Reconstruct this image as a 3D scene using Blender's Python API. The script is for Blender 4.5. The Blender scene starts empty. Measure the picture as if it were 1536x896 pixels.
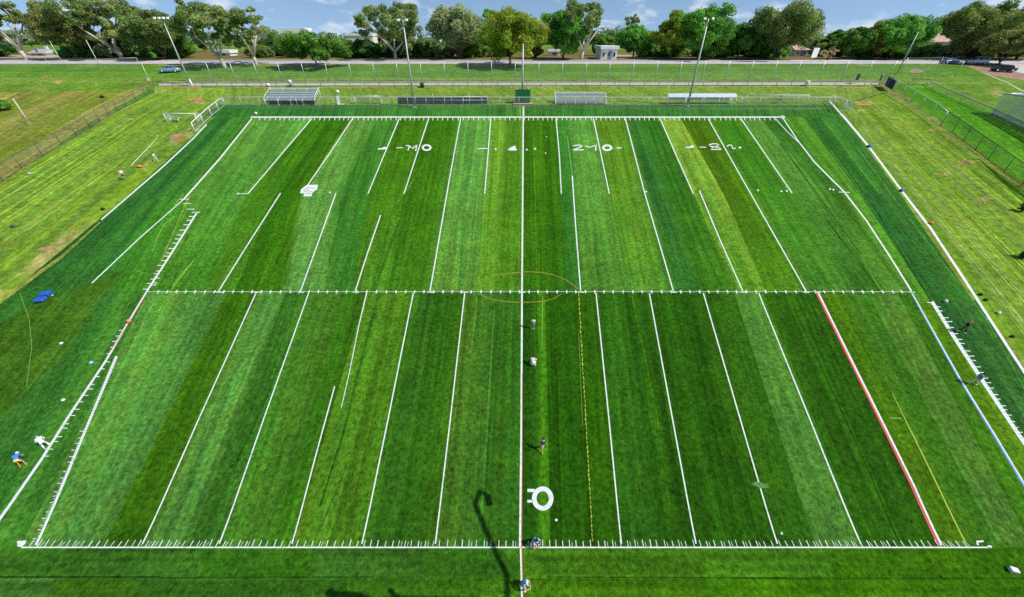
import bpy, bmesh, math, random
import numpy as np
from mathutils import Vector, Matrix
from mathutils.geometry import tessellate_polygon
R = math.radians
S = bpy.context.scene
COL = S.collection
random.seed(7)

# ------------------------------------------------------------------ camera, sky, sun, exposure
FPX, PW, PH = 560.0, 1536.0, 896.0
PITCH = math.atan((448 - 57) / FPX)
CAMZ = 26.0
cam_d = bpy.data.cameras.new('camera'); cam = bpy.data.objects.new('camera', cam_d); COL.objects.link(cam)
cam_d.sensor_width = 36; cam_d.lens = 36 * FPX / PW; cam_d.clip_start = 0.1; cam_d.clip_end = 8000
cam.location = (0, 0, CAMZ); cam.rotation_euler = (math.pi / 2 - PITCH, 0, 0)
S.camera = cam
SUN_EL = R(47)
SH = Vector((-0.95, 0.31, 0)).normalized()            # direction in which shadows fall
sunvec = Vector((-SH.x * math.cos(SUN_EL), -SH.y * math.cos(SUN_EL), math.sin(SUN_EL)))
sd = bpy.data.lights.new('sun', 'SUN'); sd.energy = 4.9; sd.angle = R(0.22); sd.color = (1.0, 0.955, 0.88)
sun = bpy.data.objects.new('sun', sd); COL.objects.link(sun)
sun.rotation_euler = (-sunvec).to_track_quat('-Z', 'Y').to_euler()
sun.location = (40, -40, 80)
wd = bpy.data.worlds.new('World'); S.world = wd; wd.use_nodes = True
nt = wd.node_tree; nt.nodes.clear()
def N(t, k, **kw):
    n = t.nodes.new(k)
    for a, b in kw.items(): setattr(n, a, b)
    return n
wo = N(nt, 'ShaderNodeOutputWorld'); wb = N(nt, 'ShaderNodeBackground'); wb.inputs[1].default_value = 0.125
sky = N(nt, 'ShaderNodeTexSky', sky_type='NISHITA'); sky.sun_disc = False; sky.sun_elevation = SUN_EL
sky.sun_rotation = math.atan2(sunvec.x, sunvec.y); sky.altitude = 50; sky.air_density = 1.0; sky.dust_density = 0.1; sky.ozone_density = 3.0
tc = N(nt, 'ShaderNodeTexCoord'); sep = N(nt, 'ShaderNodeSeparateXYZ'); nt.links.new(tc.outputs['Generated'], sep.inputs[0])
lift = N(nt, 'ShaderNodeMath', operation='MULTIPLY_ADD'); lift.inputs[1].default_value = 0.9; lift.inputs[2].default_value = 0.15
nt.links.new(sep.outputs[2], lift.inputs[0])
cmb = N(nt, 'ShaderNodeCombineXYZ')
for i in (0, 1): nt.links.new(sep.outputs[i], cmb.inputs[i])
nt.links.new(lift.outputs[0], cmb.inputs[2]); nt.links.new(cmb.outputs[0], sky.inputs[0])
cm = N(nt, 'ShaderNodeMapping'); cm.inputs['Scale'].default_value = (13, 13, 34); cm.inputs['Location'].default_value = (3.1, 0.4, 0.2)
nt.links.new(tc.outputs['Generated'], cm.inputs[0])
cn = N(nt, 'ShaderNodeTexNoise'); cn.inputs['Scale'].default_value = 1.0; cn.inputs['Detail'].default_value = 6; cn.inputs['Roughness'].default_value = 0.55
nt.links.new(cm.outputs[0], cn.inputs['Vector'])
cr = N(nt, 'ShaderNodeValToRGB'); cr.color_ramp.elements[0].position = 0.52; cr.color_ramp.elements[1].position = 0.78
nt.links.new(cn.outputs[0], cr.inputs[0])
cmx = N(nt, 'ShaderNodeMix', data_type='RGBA'); cmx.inputs[7].default_value = (7.4, 7.6, 7.9, 1)
nt.links.new(cr.outputs[0], cmx.inputs[0]); nt.links.new(sky.outputs[0], cmx.inputs[6])
nt.links.new(cmx.outputs[2], wb.inputs[0]); nt.links.new(wb.outputs[0], wo.inputs[0])
S.view_settings.view_transform = 'Standard'; S.view_settings.look = 'None'; S.view_settings.exposure = 0.0; S.view_settings.gamma = 1.0
S.view_settings.use_curve_mapping = False
S.render.engine = 'CYCLES'; S.cycles.max_bounces = 5; S.cycles.transparent_max_bounces = 16; S.cycles.use_denoising = False

# ------------------------------------------------------------------ terrain profile and helpers
KN = [(-600, 0), (8.6, 0), (9.6, 0.07), (11, 0.26), (12.6, 0.56), (76, 14.04), (82, 15.0), (86, 15.55), (93, 16.7), (97, 17.7), (103, 18.9),
      (110, 19.7), (118, 20.3), (126, 20.85), (134, 21.05), (3500, 21.1)]
def g(y):
    for (a, za), (b, zb) in zip(KN, KN[1:]):
        if y <= b: return za + (zb - za) * (y - a) / (b - a)
    return KN[-1][1]
FW = (0, math.cos(PITCH), -math.sin(PITCH)); UP = (0, math.sin(PITCH), math.cos(PITCH))
def ray(px, py):
    cx = (px - PW / 2) / FPX; cy = (PH / 2 - py) / FPX
    return (cx, UP[1] * cy + FW[1], UP[2] * cy + FW[2])
def G(px, py):
    """the ground point seen at this place of the photograph"""
    d = ray(px, py); m = d[2] / d[1]
    for (a, za), (b, zb) in zip(KN, KN[1:]):
        if b <= 0: continue
        s = (zb - za) / (b - a)
        if CAMZ + m * b <= zb + 1e-9:
            y = (CAMZ - za + s * a) / (s - m)
            return Vector((d[0] / d[1] * y, y, CAMZ + m * y))
    y = 2500; return Vector((d[0] / d[1] * y, y, 21.1))
def atY(px, Y):
    d = ray(px, 60); return Vector((d[0] / d[1] * Y, Y, g(Y)))
def depth(P): return P.y * FW[1] + (P.z - CAMZ) * FW[2]
def X_at(px, Y, z):                                    # world x of image column px for a point at Y, z
    return (px - PW / 2) / FPX * (Y * FW[1] + (z - CAMZ) * FW[2])
def hgt(P, topy):
    k = (PH / 2 - topy) / FPX
    Z = P.y * (k * FW[1] + FW[2]) / (UP[2] - k * FW[2])
    return Z + CAMZ - P.z
def lin(c):
    f = lambda v: v / 12.92 if v <= 0.04045 else ((v + 0.055) / 1.055) ** 2.4
    return tuple(f(v / 255) for v in c)

def setp(o, label=None, cat=None, group=None, kind=None):
    if label: o['label'] = label
    if cat: o['category'] = cat
    if group: o['group'] = group
    if kind: o['kind'] = kind
    return o
def root(name, loc, rz=0, label=None, cat=None, group=None):
    o = bpy.data.objects.new(name, None); COL.objects.link(o); o.location = loc; o.rotation_euler = (0, 0, rz)
    o.empty_display_size = 0.3
    return setp(o, label, cat, group)
def copy_tree(o, parent=None):
    c = o.copy(); COL.objects.link(c)
    if parent: c.parent = parent
    for ch in list(o.children): copy_tree(ch, c)
    return c

class MB:
    def __init__(s): s.v = []; s.f = []; s.sm = []
    def add(s, vs, fs, smooth=False):
        n = len(s.v); s.v += [tuple(v) for v in vs]; s.f += [tuple(i + n for i in f) for f in fs]; s.sm += [smooth] * len(fs); return s
    def box(s, c, d, rz=0, M=None, bev=0.0):
        x, y, z = d[0] / 2, d[1] / 2, d[2] / 2
        if bev > 0:
            b = min(bev, x * .9, y * .9, z * .9); vs = []; rings = []
            for zz, i in ((-z, b), (-z + b, 0), (z - b, 0), (z, b)):
                pts = [(-x + i + (b if not i else 0), -y + i), (x - i - (b if not i else 0), -y + i), (x - i, -y + i + (b if not i else 0)), (x - i, y - i - (b if not i else 0)),
                       (x - i - (b if not i else 0), y - i), (-x + i + (b if not i else 0), y - i), (-x + i, y - i - (b if not i else 0)), (-x + i, -y + i + (b if not i else 0))]
                rings.append([(p[0], p[1], zz) for p in pts])
            vs = [p for r_ in rings for p in r_]
            fs = [tuple(range(7, -1, -1)), tuple(range(24, 32))]
            for k in range(3):
                for j in range(8): fs.append((k * 8 + j, k * 8 + (j + 1) % 8, k * 8 + 8 + (j + 1) % 8, k * 8 + 8 + j))
        else:
            vs = [(a * x, b * y, e * z) for e in (-1, 1) for b in (-1, 1) for a in (-1, 1)]
            fs = [(0, 2, 3, 1), (4, 5, 7, 6), (0, 1, 5, 4), (2, 6, 7, 3), (0, 4, 6, 2), (1, 3, 7, 5)]
        m = (M if M else Matrix.Rotation(rz, 4, 'Z')); c = Vector(c)
        return s.add([m @ Vector(v) + c for v in vs], fs)
    def tube(s, pts, rs, n=6, cap=True):
        pts = [Vector(p) for p in pts]
        if not hasattr(rs, '__len__'): rs = [rs] * len(pts)
        vs = []; fs = []
        u = None
        for i, p in enumerate(pts):
            d = (pts[min(i + 1, len(pts) - 1)] - pts[max(i - 1, 0)]).normalized()
            if u is None: u = d.orthogonal().normalized()
            else:
                u = (u - d * u.dot(d)); u = u.normalized() if u.length > 1e-6 else d.orthogonal().normalized()
            w = d.cross(u)
            for k in range(n):
                a = 2 * math.pi * k / n; vs.append(p + (u * math.cos(a) + w * math.sin(a)) * rs[i])
        for i in range(len(pts) - 1):
            for k in range(n): fs.append((i * n + k, i * n + (k + 1) % n, (i + 1) * n + (k + 1) % n, (i + 1) * n + k))
        if cap: fs += [tuple(range(n - 1, -1, -1)), tuple((len(pts) - 1) * n + k for k in range(n))]
        return s.add(vs, fs, True)
    def loft(s, secs, smooth=True, cap=True):
        n = len(secs[0]); vs = [p for q in secs for p in q]; fs = []
        for i in range(len(secs) - 1):
            for k in range(n): fs.append((i * n + k, i * n + (k + 1) % n, (i + 1) * n + (k + 1) % n, (i + 1) * n + k))
        if cap: fs += [tuple(range(n - 1, -1, -1)), tuple((len(secs) - 1) * n + k for k in range(n))]
        return s.add(vs, fs, smooth)
    def ball(s, c, r, n=8, m=6):
        if not hasattr(r, '__len__'): r = (r, r, r)
        vs = [(c[0], c[1], c[2] - r[2])]
        for i in range(1, m):
            t = math.pi * i / m
            for k in range(n):
                a = 2 * math.pi * k / n; vs.append((c[0] + r[0] * math.sin(t) * math.cos(a), c[1] + r[1] * math.sin(t) * math.sin(a), c[2] - r[2] * math.cos(t)))
        vs.append((c[0], c[1], c[2] + r[2])); L = len(vs) - 1; fs = []
        for k in range(n): fs.append((0, 1 + (k + 1) % n, 1 + k))
        for i in range(m - 2):
            for k in range(n): a = 1 + i * n; fs.append((a + k, a + (k + 1) % n, a + n + (k + 1) % n, a + n + k))
        a = 1 + (m - 2) * n
        for k in range(n): fs.append((a + k, a + (k + 1) % n, L))
        return s.add(vs, fs, True)
    def build(s, name, mat, parent=None, uv=None):
        me = bpy.data.meshes.new(name); me.from_pydata(s.v, [], s.f); me.materials.append(mat)
        me.polygons.foreach_set('use_smooth', s.sm)
        if uv: 
            l = me.uv_layers.new(name='UVMap')
            for lo in me.loops: l.data[lo.index].uv = uv[lo.vertex_index]
        bm = bmesh.new(); bm.from_mesh(me)
        if not uv: bmesh.ops.recalc_face_normals(bm, faces=bm.faces)
        bm.to_mesh(me); bm.free()
        o = bpy.data.objects.new(name, me); COL.objects.link(o)
        if parent: o.parent = parent
        return o

# ------------------------------------------------------------------ materials
def mat(name, col, rough=0.6, metal=0.0, var=0.12, scale=3.0, bump=0.0, spec=0.4):
    m = bpy.data.materials.new(name); m.use_nodes = True; t = m.node_tree; b = t.nodes['Principled BSDF']
    b.inputs['Roughness'].default_value = rough; b.inputs['Metallic'].default_value = metal; b.inputs['Specular IOR Level'].default_value = spec
    tcx = N(t, 'ShaderNodeTexCoord'); nz = N(t, 'ShaderNodeTexNoise'); nz.inputs['Scale'].default_value = scale; nz.inputs['Detail'].default_value = 5
    t.links.new(tcx.outputs['Object'], nz.inputs['Vector'])
    mr = N(t, 'ShaderNodeMapRange'); mr.inputs[1].default_value = 0.3; mr.inputs[2].default_value = 0.7; mr.inputs[3].default_value = 1 - var; mr.inputs[4].default_value = 1 + var
    t.links.new(nz.outputs[0], mr.inputs[0])
    mx = N(t, 'ShaderNodeVectorMath', operation='SCALE'); mx.inputs[0].default_value = col; t.links.new(mr.outputs[0], mx.inputs['Scale'])
    t.links.new(mx.outputs[0], b.inputs['Base Color'])
    if bump:
        bp = N(t, 'ShaderNodeBump'); bp.inputs['Strength'].default_value = bump; bp.inputs['Distance'].default_value = 0.05
        t.links.new(nz.outputs[0], bp.inputs['Height']); t.links.new(bp.outputs[0], b.inputs['Normal'])
    return m
def grass_mat(name, streak=0.25, fine=0.5, blotch=0.2, bump=0.6, fs=3.2, dry=0.0, drycol=(0.30, 0.27, 0.10), patch=0.0, streak_dark=0.0):
    """grass whose own colour comes from the attribute 'tone'; UV runs (across, along) the mower's direction in metres"""
    m = bpy.data.materials.new(name); m.use_nodes = True; t = m.node_tree; b = t.nodes['Principled BSDF']; L = t.links.new
    b.inputs['Roughness'].default_value = 0.9; b.inputs['Specular IOR Level'].default_value = 0.03
    at = N(t, 'ShaderNodeAttribute', attribute_name='tone'); ge = N(t, 'ShaderNodeNewGeometry'); uv = N(t, 'ShaderNodeUVMap')
    def noise(vec, sc, det=4, rough=0.55, mp=None):
        n = N(t, 'ShaderNodeTexNoise'); n.inputs['Scale'].default_value = sc; n.inputs['Detail'].default_value = det; n.inputs['Roughness'].default_value = rough
        if mp:
            q = N(t, 'ShaderNodeMapping'); q.inputs['Scale'].default_value = mp; L(vec, q.inputs[0]); vec = q.outputs[0]
        L(vec, n.inputs['Vector']); return n.outputs[0]
    def rng(x, lo, hi, a, bb):
        r = N(t, 'ShaderNodeMapRange'); r.inputs[1].default_value = lo; r.inputs[2].default_value = hi; r.inputs[3].default_value = a; r.inputs[4].default_value = bb
        L(x, r.inputs[0]); return r.outputs[0]
    def mul(x, y):
        q = N(t, 'ShaderNodeMath', operation='MULTIPLY'); L(x, q.inputs[0]); L(y, q.inputs[1]); return q.outputs[0]
    P = ge.outputs['Position']
    n_st = noise(uv.outputs[0], 1.0, 3, 0.6, (1.0, 0.022, 1)); n_st2 = noise(uv.outputs[0], 1.0, 2, 0.5, (3.4, 0.07, 1))
    n_bl = noise(P, 0.16, 4, 0.6); n_f = noise(P, fs, 6, 0.72); n_ff = noise(P, fs * 3.1, 3, 0.7); n_m = noise(P, 0.8, 4, 0.65)
    f = mul(rng(n_st, 0.35, 0.65, 1 - streak, 1 + streak), rng(n_st2, 0.3, 0.7, 1 - streak * .55, 1 + streak * .55))
    f = mul(f, rng(n_bl, 0.3, 0.7, 1 - blotch, 1 + blotch)); f = mul(f, rng(n_f, 0.32, 0.68, 1 - fine, 1 + fine)); f = mul(f, rng(n_ff, 0.3, 0.7, 1 - fine * .5, 1 + fine * .5))
    f = mul(f, rng(n_m, 0.3, 0.7, 1 - fine * .35, 1 + fine * .35))
    # tufts: scattered dark clumps, densest where the slow noise is high
    vo = N(t, 'ShaderNodeTexVoronoi'); vo.inputs['Scale'].default_value = 1.9; vo.inputs['Randomness'].default_value = 1.0
    wq = N(t, 'ShaderNodeVectorMath', operation='SCALE'); wq.inputs['Scale'].default_value = 0.5
    nc = N(t, 'ShaderNodeTexNoise'); nc.inputs['Scale'].default_value = 2.5; L(P, nc.inputs['Vector']); L(nc.outputs[1], wq.inputs[0])
    ad = N(t, 'ShaderNodeVectorMath', operation='ADD'); L(P, ad.inputs[0]); L(wq.outputs[0], ad.inputs[1]); L(ad.outputs[0], vo.inputs['Vector'])
    cl = rng(vo.outputs['Distance'], 0.08, 0.26, 0.45, 1.0)
    gate = rng(noise(P, 0.45, 3, 0.6), 0.48, 0.60, 0.0, 1.0)
    cmx2 = N(t, 'ShaderNodeMix', data_type='FLOAT'); L(gate, cmx2.inputs[0]); cmx2.inputs[2].default_value = 1.0; L(cl, cmx2.inputs[3])
    f = mul(f, cmx2.outputs[0])
    sc = N(t, 'ShaderNodeVectorMath', operation='SCALE'); L(at.outputs['Color'], sc.inputs[0]); L(f, sc.inputs['Scale'])
    # hue drift to yellow green
    hy = N(t, 'ShaderNodeMix', data_type='RGBA', blend_type='MULTIPLY'); hy.inputs[7].default_value = (1.55, 1.08, 0.55, 1)
    L(rng(noise(P, 0.33, 5, 0.7), 0.44, 0.80, 0.0, 0.5), hy.inputs[0]); L(sc.outputs[0], hy.inputs[6])
    col = hy.outputs[2]
    if dry > 0:
        dn = rng(noise(P, 0.10, 6, 0.62), 0.56 - dry * .12, 0.72 - dry * .1, 0.0, 0.9)
        dm = N(t, 'ShaderNodeMix', data_type='RGBA'); L(dn, dm.inputs[0]); L(col, dm.inputs[6])
        ds = N(t, 'ShaderNodeVectorMath', operation='SCALE'); ds.inputs[0].default_value = drycol; L(f, ds.inputs['Scale']); L(ds.outputs[0], dm.inputs[7]); col = dm.outputs[2]
    L(col, b.inputs['Base Color'])
    bp = N(t, 'ShaderNodeBump'); bp.inputs['Strength'].default_value = bump; bp.inputs['Distance'].default_value = 0.12
    hs = N(t, 'ShaderNodeMath', operation='ADD'); L(n_f, hs.inputs[0]); L(n_ff, hs.inputs[1]); L(hs.outputs[0], bp.inputs['Height']); L(bp.outputs[0], b.inputs['Normal'])
    return m
M = {}
M['turf'] = grass_mat('turf', 0.26, 0.50, 0.16, 0.7, 3.2)
M['rough'] = grass_mat('rough_grass', 0.16, 0.42, 0.18, 0.8, 1.6, dry=0.0, drycol=lin((158, 150, 82)))
M['ground'] = grass_mat('ground_grass', 0.0, 0.40, 0.25, 0.8, 1.2, dry=0.2, drycol=lin((165, 150, 95)))
def paint(name, col, wear=0.25):
    m = bpy.data.materials.new(name); m.use_nodes = True; t = m.node_tree; b = t.nodes['Principled BSDF']; b.inputs['Roughness'].default_value = 0.8
    ge = N(t, 'ShaderNodeNewGeometry'); n = N(t, 'ShaderNodeTexNoise'); n.inputs['Scale'].default_value = 5; n.inputs['Detail'].default_value = 5; n.inputs['Roughness'].default_value = .7
    t.links.new(ge.outputs['Position'], n.inputs['Vector'])
    r = N(t, 'ShaderNodeMapRange'); r.inputs[1].default_value = 0.52; r.inputs[2].default_value = 0.72; r.inputs[3].default_value = 0; r.inputs[4].default_value = wear; t.links.new(n.outputs[0], r.inputs[0])
    x = N(t, 'ShaderNodeMix', data_type='RGBA'); x.inputs[6].default_value = (*col, 1); x.inputs[7].default_value = (0.12, 0.24, 0.07, 1); t.links.new(r.outputs[0], x.inputs[0]); t.links.new(x.outputs[2], b.inputs['Base Color'])
    return m
M['white'] = paint('white_line_paint', (0.67, 0.71, 0.68), 0.8)
M['greyw'] = paint('grey_white_paint', (0.62, 0.66, 0.68), 0.7)
M['greyp'] = paint('grey_blue_paint', (0.30, 0.40, 0.46), 0.5)
M['red'] = paint('red_paint', (0.62, 0.05, 0.06), 0.4)
M['yellow'] = paint('yellow_paint', (0.36, 0.44, 0.02), 1.0)
M['lime'] = paint('faded_lime_paint', (0.20, 0.40, 0.06), 1.0)
M['orange'] = paint('faded_orange_paint', (0.36, 0.25, 0.04), 0.9)
M['bluep'] = paint('blue_paint', (0.10, 0.28, 0.62), 0.5)
M['darkp'] = paint('dark_paint', (0.05, 0.07, 0.05), 0.5)
M['steel'] = mat('galvanised_steel', (0.50, 0.52, 0.54), 0.45, 0.55, 0.12, 2)
M['pole'] = mat('pole_grey', (0.46, 0.48, 0.50), 0.5, 0.3, 0.10, 1.5)
M['dsteel'] = mat('dark_steel', (0.07, 0.08, 0.085), 0.5, 0.3)
M['wpaint'] = mat('white_enamel', (0.78, 0.79, 0.80), 0.4, 0, 0.06, 2)
M['alu'] = mat('aluminium', (0.66, 0.68, 0.72), 0.38, 0.35, 0.1, 2)
M['black'] = mat('black_fabric', (0.015, 0.016, 0.02), 0.8)
M['navy'] = mat('navy_cloth', (0.02, 0.04, 0.16), 0.8)
M['shade'] = mat('charcoal_cloth_and_painted_shade', (0.05, 0.055, 0.065), 0.9, 0, .25, 1.5)  # screen cloth and slats; also the dark sheet for shade under the bleachers
M['gbox'] = mat('green_enamel', (0.015, 0.14, 0.05), 0.45, 0, 0.15, 1.5)
M['dgreen'] = mat('dark_green_plastic', (0.01, 0.05, 0.03), 0.5)
M['concrete'] = mat('pale_concrete', (0.42, 0.40, 0.36), 0.9, 0, 0.15, .8)
M['asphalt'] = mat('asphalt', (0.50, 0.48, 0.47), 0.9, 0, 0.12, .5)
M['kerb'] = mat('kerb_concrete', (0.42, 0.40, 0.37), 0.9, 0, 0.1, 1)
M['soil'] = mat('dry_soil', (0.30, 0.19, 0.12), 0.95, 0, 0.3, .8)
M['tan'] = mat('dry_gravel', (0.42, 0.34, 0.22), 0.95, 0, 0.2, .6)
M['blue'] = mat('blue_vinyl', (0.02, 0.10, 0.42), 0.5, 0, .2, 3)
M['glass'] = mat('dark_window_glass', (0.02, 0.03, 0.045), 0.12, 0, 0.05, 1, spec=0.7)
M['rubber'] = mat('tyre_rubber', (0.02, 0.02, 0.02), 0.9)
M['lamp'] = mat('clear_lamp', (0.75, 0.75, 0.75), 0.15)
M['lampr'] = mat('red_lamp', (0.4, 0.02, 0.02), 0.25)
M['cream'] = mat('cream_render', (0.62, 0.58, 0.50), 0.9, 0, .08, .4)
M['whitewall'] = mat('white_render', (0.80, 0.79, 0.76), 0.9, 0, .06, .4)
M['pinkroof'] = mat('faded_terracotta_tiles', (0.50, 0.33, 0.26), 0.9, 0, .18, 1.2)
M['greyroof'] = mat('grey_roof_sheet', (0.36, 0.37, 0.40), 0.7, 0, .12, .8)
M['wroof'] = mat('white_roof_sheet', (0.74, 0.74, 0.74), 0.7, 0, .08, .5)
M['skin'] = mat('skin', (0.52, 0.30, 0.20), 0.6, 0, .05)
M['skin2'] = mat('tanned_skin', (0.30, 0.16, 0.10), 0.6, 0, .05)
M['hairdk'] = mat('dark_hair', (0.02, 0.014, 0.01), 0.7)
M['wcloth'] = mat('white_cloth', (0.78, 0.78, 0.80), 0.9, 0, .06)
M['bcloth'] = mat('blue_cloth', (0.04, 0.20, 0.72), 0.9, 0, .1)
M['lbcloth'] = mat('light_blue_cloth', (0.22, 0.48, 0.80), 0.9, 0, .1)
M['ocloth'] = mat('orange_cloth', (0.80, 0.24, 0.04), 0.9, 0, .1)
M['ycloth'] = mat('yellow_cloth', (0.85, 0.55, 0.08), 0.9, 0, .1)
M['pinkcloth'] = mat('coral_cloth', (0.80, 0.22, 0.14), 0.9, 0, .1)
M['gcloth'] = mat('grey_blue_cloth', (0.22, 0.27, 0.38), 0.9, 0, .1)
M['barkw'] = mat('pale_gum_bark', (0.55, 0.48, 0.42), 0.85, 0, .3, .9)
M['barkb'] = mat('brown_bark', (0.13, 0.095, 0.07), 0.95, 0, .3, 1.5)
def link_mat(name, wire, period, width, metal=0.3):
    m = bpy.data.materials.new(name); m.use_nodes = True; t = m.node_tree; b = t.nodes['Principled BSDF']; L = t.links.new
    b.inputs['Base Color'].default_value = (*wire, 1); b.inputs['Roughness'].default_value = 0.6; b.inputs['Metallic'].default_value = metal
    uv = N(t, 'ShaderNodeUVMap'); sp = N(t, 'ShaderNodeSeparateXYZ'); L(uv.outputs[0], sp.inputs[0])
    outs = []
    for op in ('ADD', 'SUBTRACT'):
        a = N(t, 'ShaderNodeMath', operation=op); L(sp.outputs[0], a.inputs[0]); L(sp.outputs[1], a.inputs[1])
        d = N(t, 'ShaderNodeMath', operation='DIVIDE'); d.inputs[1].default_value = period; L(a.outputs[0], d.inputs[0])
        fr = N(t, 'ShaderNodeMath', operation='FRACT'); L(d.outputs[0], fr.inputs[0])
        lt = N(t, 'ShaderNodeMath', operation='LESS_THAN'); lt.inputs[1].default_value = width; L(fr.outputs[0], lt.inputs[0]); outs.append(lt.outputs[0])
    mx = N(t, 'ShaderNodeMath', operation='MAXIMUM'); L(outs[0], mx.inputs[0]); L(outs[1], mx.inputs[1])
    tr = N(t, 'ShaderNodeBsdfTransparent'); ms = N(t, 'ShaderNodeMixShader'); L(mx.outputs[0], ms.inputs[0]); L(tr.outputs[0], ms.inputs[1]); L(b.outputs[0], ms.inputs[2])
    L(ms.outputs[0], t.nodes['Material Output'].inputs[0]); return m
M['link'] = link_mat('chain_link', (0.40, 0.42, 0.43), 0.09, 0.06)
M['linkd'] = link_mat('dark_chain_link', (0.10, 0.12, 0.13), 0.09, 0.11)
M['net'] = link_mat('white_net', (0.75, 0.78, 0.80), 0.12, 0.13, 0.0)
M['netgreen'] = link_mat('pale_cage_net', (0.60, 0.66, 0.62), 0.10, 0.28, 0.0)
def leaf_mat(name):
    m = bpy.data.materials.new(name); m.use_nodes = True; t = m.node_tree; L = t.links.new; b = t.nodes['Principled BSDF']
    b.inputs['Roughness'].default_value = 0.55; b.inputs['Specular IOR Level'].default_value = 0.25
    at = N(t, 'ShaderNodeAttribute', attribute_name='tone'); L(at.outputs['Color'], b.inputs['Base Color'])
    tl = N(t, 'ShaderNodeBsdfTranslucent'); sc = N(t, 'ShaderNodeVectorMath', operation='MULTIPLY'); sc.inputs[1].default_value = (1.3, 1.35, 0.6)
    L(at.outputs['Color'], sc.inputs[0]); L(sc.outputs[0], tl.inputs[0])
    ms = N(t, 'ShaderNodeMixShader'); ms.inputs[0].default_value = 0.38; L(b.outputs[0], ms.inputs[1]); L(tl.outputs[0], ms.inputs[2]); L(ms.outputs[0], t.nodes['Material Output'].inputs[0])
    return m
M['leaf'] = leaf_mat('leaves')

# ------------------------------------------------------------------ sheets laid on the terrain
class Sheet:
    wf = 0.60; tint = None
    """polygons on the ground, cut at the terrain's breaks; each with its own tone and mowing direction"""
    def __init__(s, name, material, off): s.name = name; s.m = material; s.off = off; s.bm = bmesh.new(); s.tone = s.bm.loops.layers.float_color.new('tone'); s.uv = s.bm.loops.layers.uv.new('UVMap')
    def poly(s, pts, tone=(1, 1, 1), dirv=None, uoff=0.0):
        if s.tint and not hasattr(tone[0], '__len__'): tone = tuple(a * b for a, b in zip(tone, s.tint))
        P = [Vector((p[0], p[1], 0)) for p in pts]
        if dirv is None: dirv = Vector((0, 1, 0))
        dirv = Vector((dirv[0], dirv[1], 0)).normalized(); pr = Vector((dirv.y, -dirv.x, 0))
        bm2 = bmesh.new(); t2 = bm2.loops.layers.float_color.new('tone'); vs = [bm2.verts.new(p) for p in P]; tl = tone if hasattr(tone[0], '__len__') else [tone] * len(P)
        if s.tint and hasattr(tone[0], '__len__'): tl = [tuple(a * b for a, b in zip(c_, s.tint)) for c_ in tone]
        if len(P) == 4 or len(P) == 3:
            try: bm2.faces.new(vs)
            except ValueError: bm2.free(); return
        else:
            for tri in tessellate_polygon([P]):
                try: bm2.faces.new([vs[i] for i in tri])
                except ValueError: pass
        wh = {v: i for i, v in enumerate(vs)}
        for f in bm2.faces:
            for l in f.loops: l[t2] = (*tl[wh[l.vert]], 1)
        ys = [p.y for p in P]
        for (ky, kz) in KN:
            if min(ys) < ky < max(ys): bmesh.ops.bisect_plane(bm2, geom=bm2.verts[:] + bm2.edges[:] + bm2.faces[:], plane_co=(0, ky, 0), plane_no=(0, 1, 0), dist=1e-5)
        mp = {}
        for v in bm2.verts: mp[v] = s.bm.verts.new((v.co.x, v.co.y, g(v.co.y) + s.off))
        for f in bm2.faces:
            lt = {l.vert: tuple(l[t2]) for l in f.loops}; inv = {mp[v]: lt[v] for v in lt}; vv = [mp[v] for v in f.verts]
            f.normal_update()
            if f.normal.z < 0: vv.reverse()
            try: nf = s.bm.faces.new(vv)
            except ValueError: continue
            for l in nf.loops:
                l[s.tone] = inv[l.vert]; c = l.vert.co; q = Vector((c.x, c.y, 0)); l[s.uv].uv = (q.dot(pr) + uoff, q.dot(dirv))
        bm2.free()
    def px(s, pts, tone=(1, 1, 1), d=None, uoff=0.0):
        W = [G(*p) for p in pts]
        if d is not None: a, b = G(*d[0]), G(*d[1]); d = b - a
        s.poly(W, tone, d, uoff)
    def line(s, pts, w, tone=(1, 1, 1)):
        """a painted stripe through photo points, w pixels wide (w may vary from end to end)"""
        n = len(pts); w0, w1 = (w if hasattr(w, '__len__') else (w, w)); w0 *= s.wf; w1 *= s.wf; Lf = []; Rt = []
        for i, p in enumerate(pts):
            a = pts[max(i - 1, 0)]; b = pts[min(i + 1, n - 1)]; dx, dy = b[0] - a[0], b[1] - a[1]; q = math.hypot(dx, dy); ww = (w0 + (w1 - w0) * i / max(1, n - 1)) / 2
            Lf.append((p[0] - dy / q * ww, p[1] + dx / q * ww)); Rt.append((p[0] + dy / q * ww, p[1] - dx / q * ww))
        for i in range(n - 1): s.px([Lf[i], Lf[i + 1], Rt[i + 1], Rt[i]], tone)
    def fill(s, pts, tone=(1, 1, 1)): s.px(pts, tone)
    def ring(s, c, ro, ri, n=28):
        for k in range(n):
            a, b = 2 * math.pi * k / n, 2 * math.pi * (k + 1) / n
            s.px([(c[0] + ro[0] * math.cos(a), c[1] + ro[1] * math.sin(a)), (c[0] + ro[0] * math.cos(b), c[1] + ro[1] * math.sin(b)),
                  (c[0] + ri[0] * math.cos(b), c[1] + ri[1] * math.sin(b)), (c[0] + ri[0] * math.cos(a), c[1] + ri[1] * math.sin(a))])
    def disc(s, c, r, n=10): s.px([(c[0] + r[0] * math.cos(2 * math.pi * k / n), c[1] + r[1] * math.sin(2 * math.pi * k / n)) for k in range(n)])
    def build(s, kind='structure', label=None):
        bmesh.ops.recalc_face_normals(s.bm, faces=s.bm.faces)
        for f in s.bm.faces:
            if f.normal.z < 0: f.normal_flip()
        me = bpy.data.meshes.new(s.name); s.bm.to_mesh(me); s.bm.free(); me.materials.append(s.m)
        o = bpy.data.objects.new(s.name, me); COL.objects.link(o); o['kind'] = kind
        if label: o['label'] = label
        return o
K = 1 / 1.22
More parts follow.
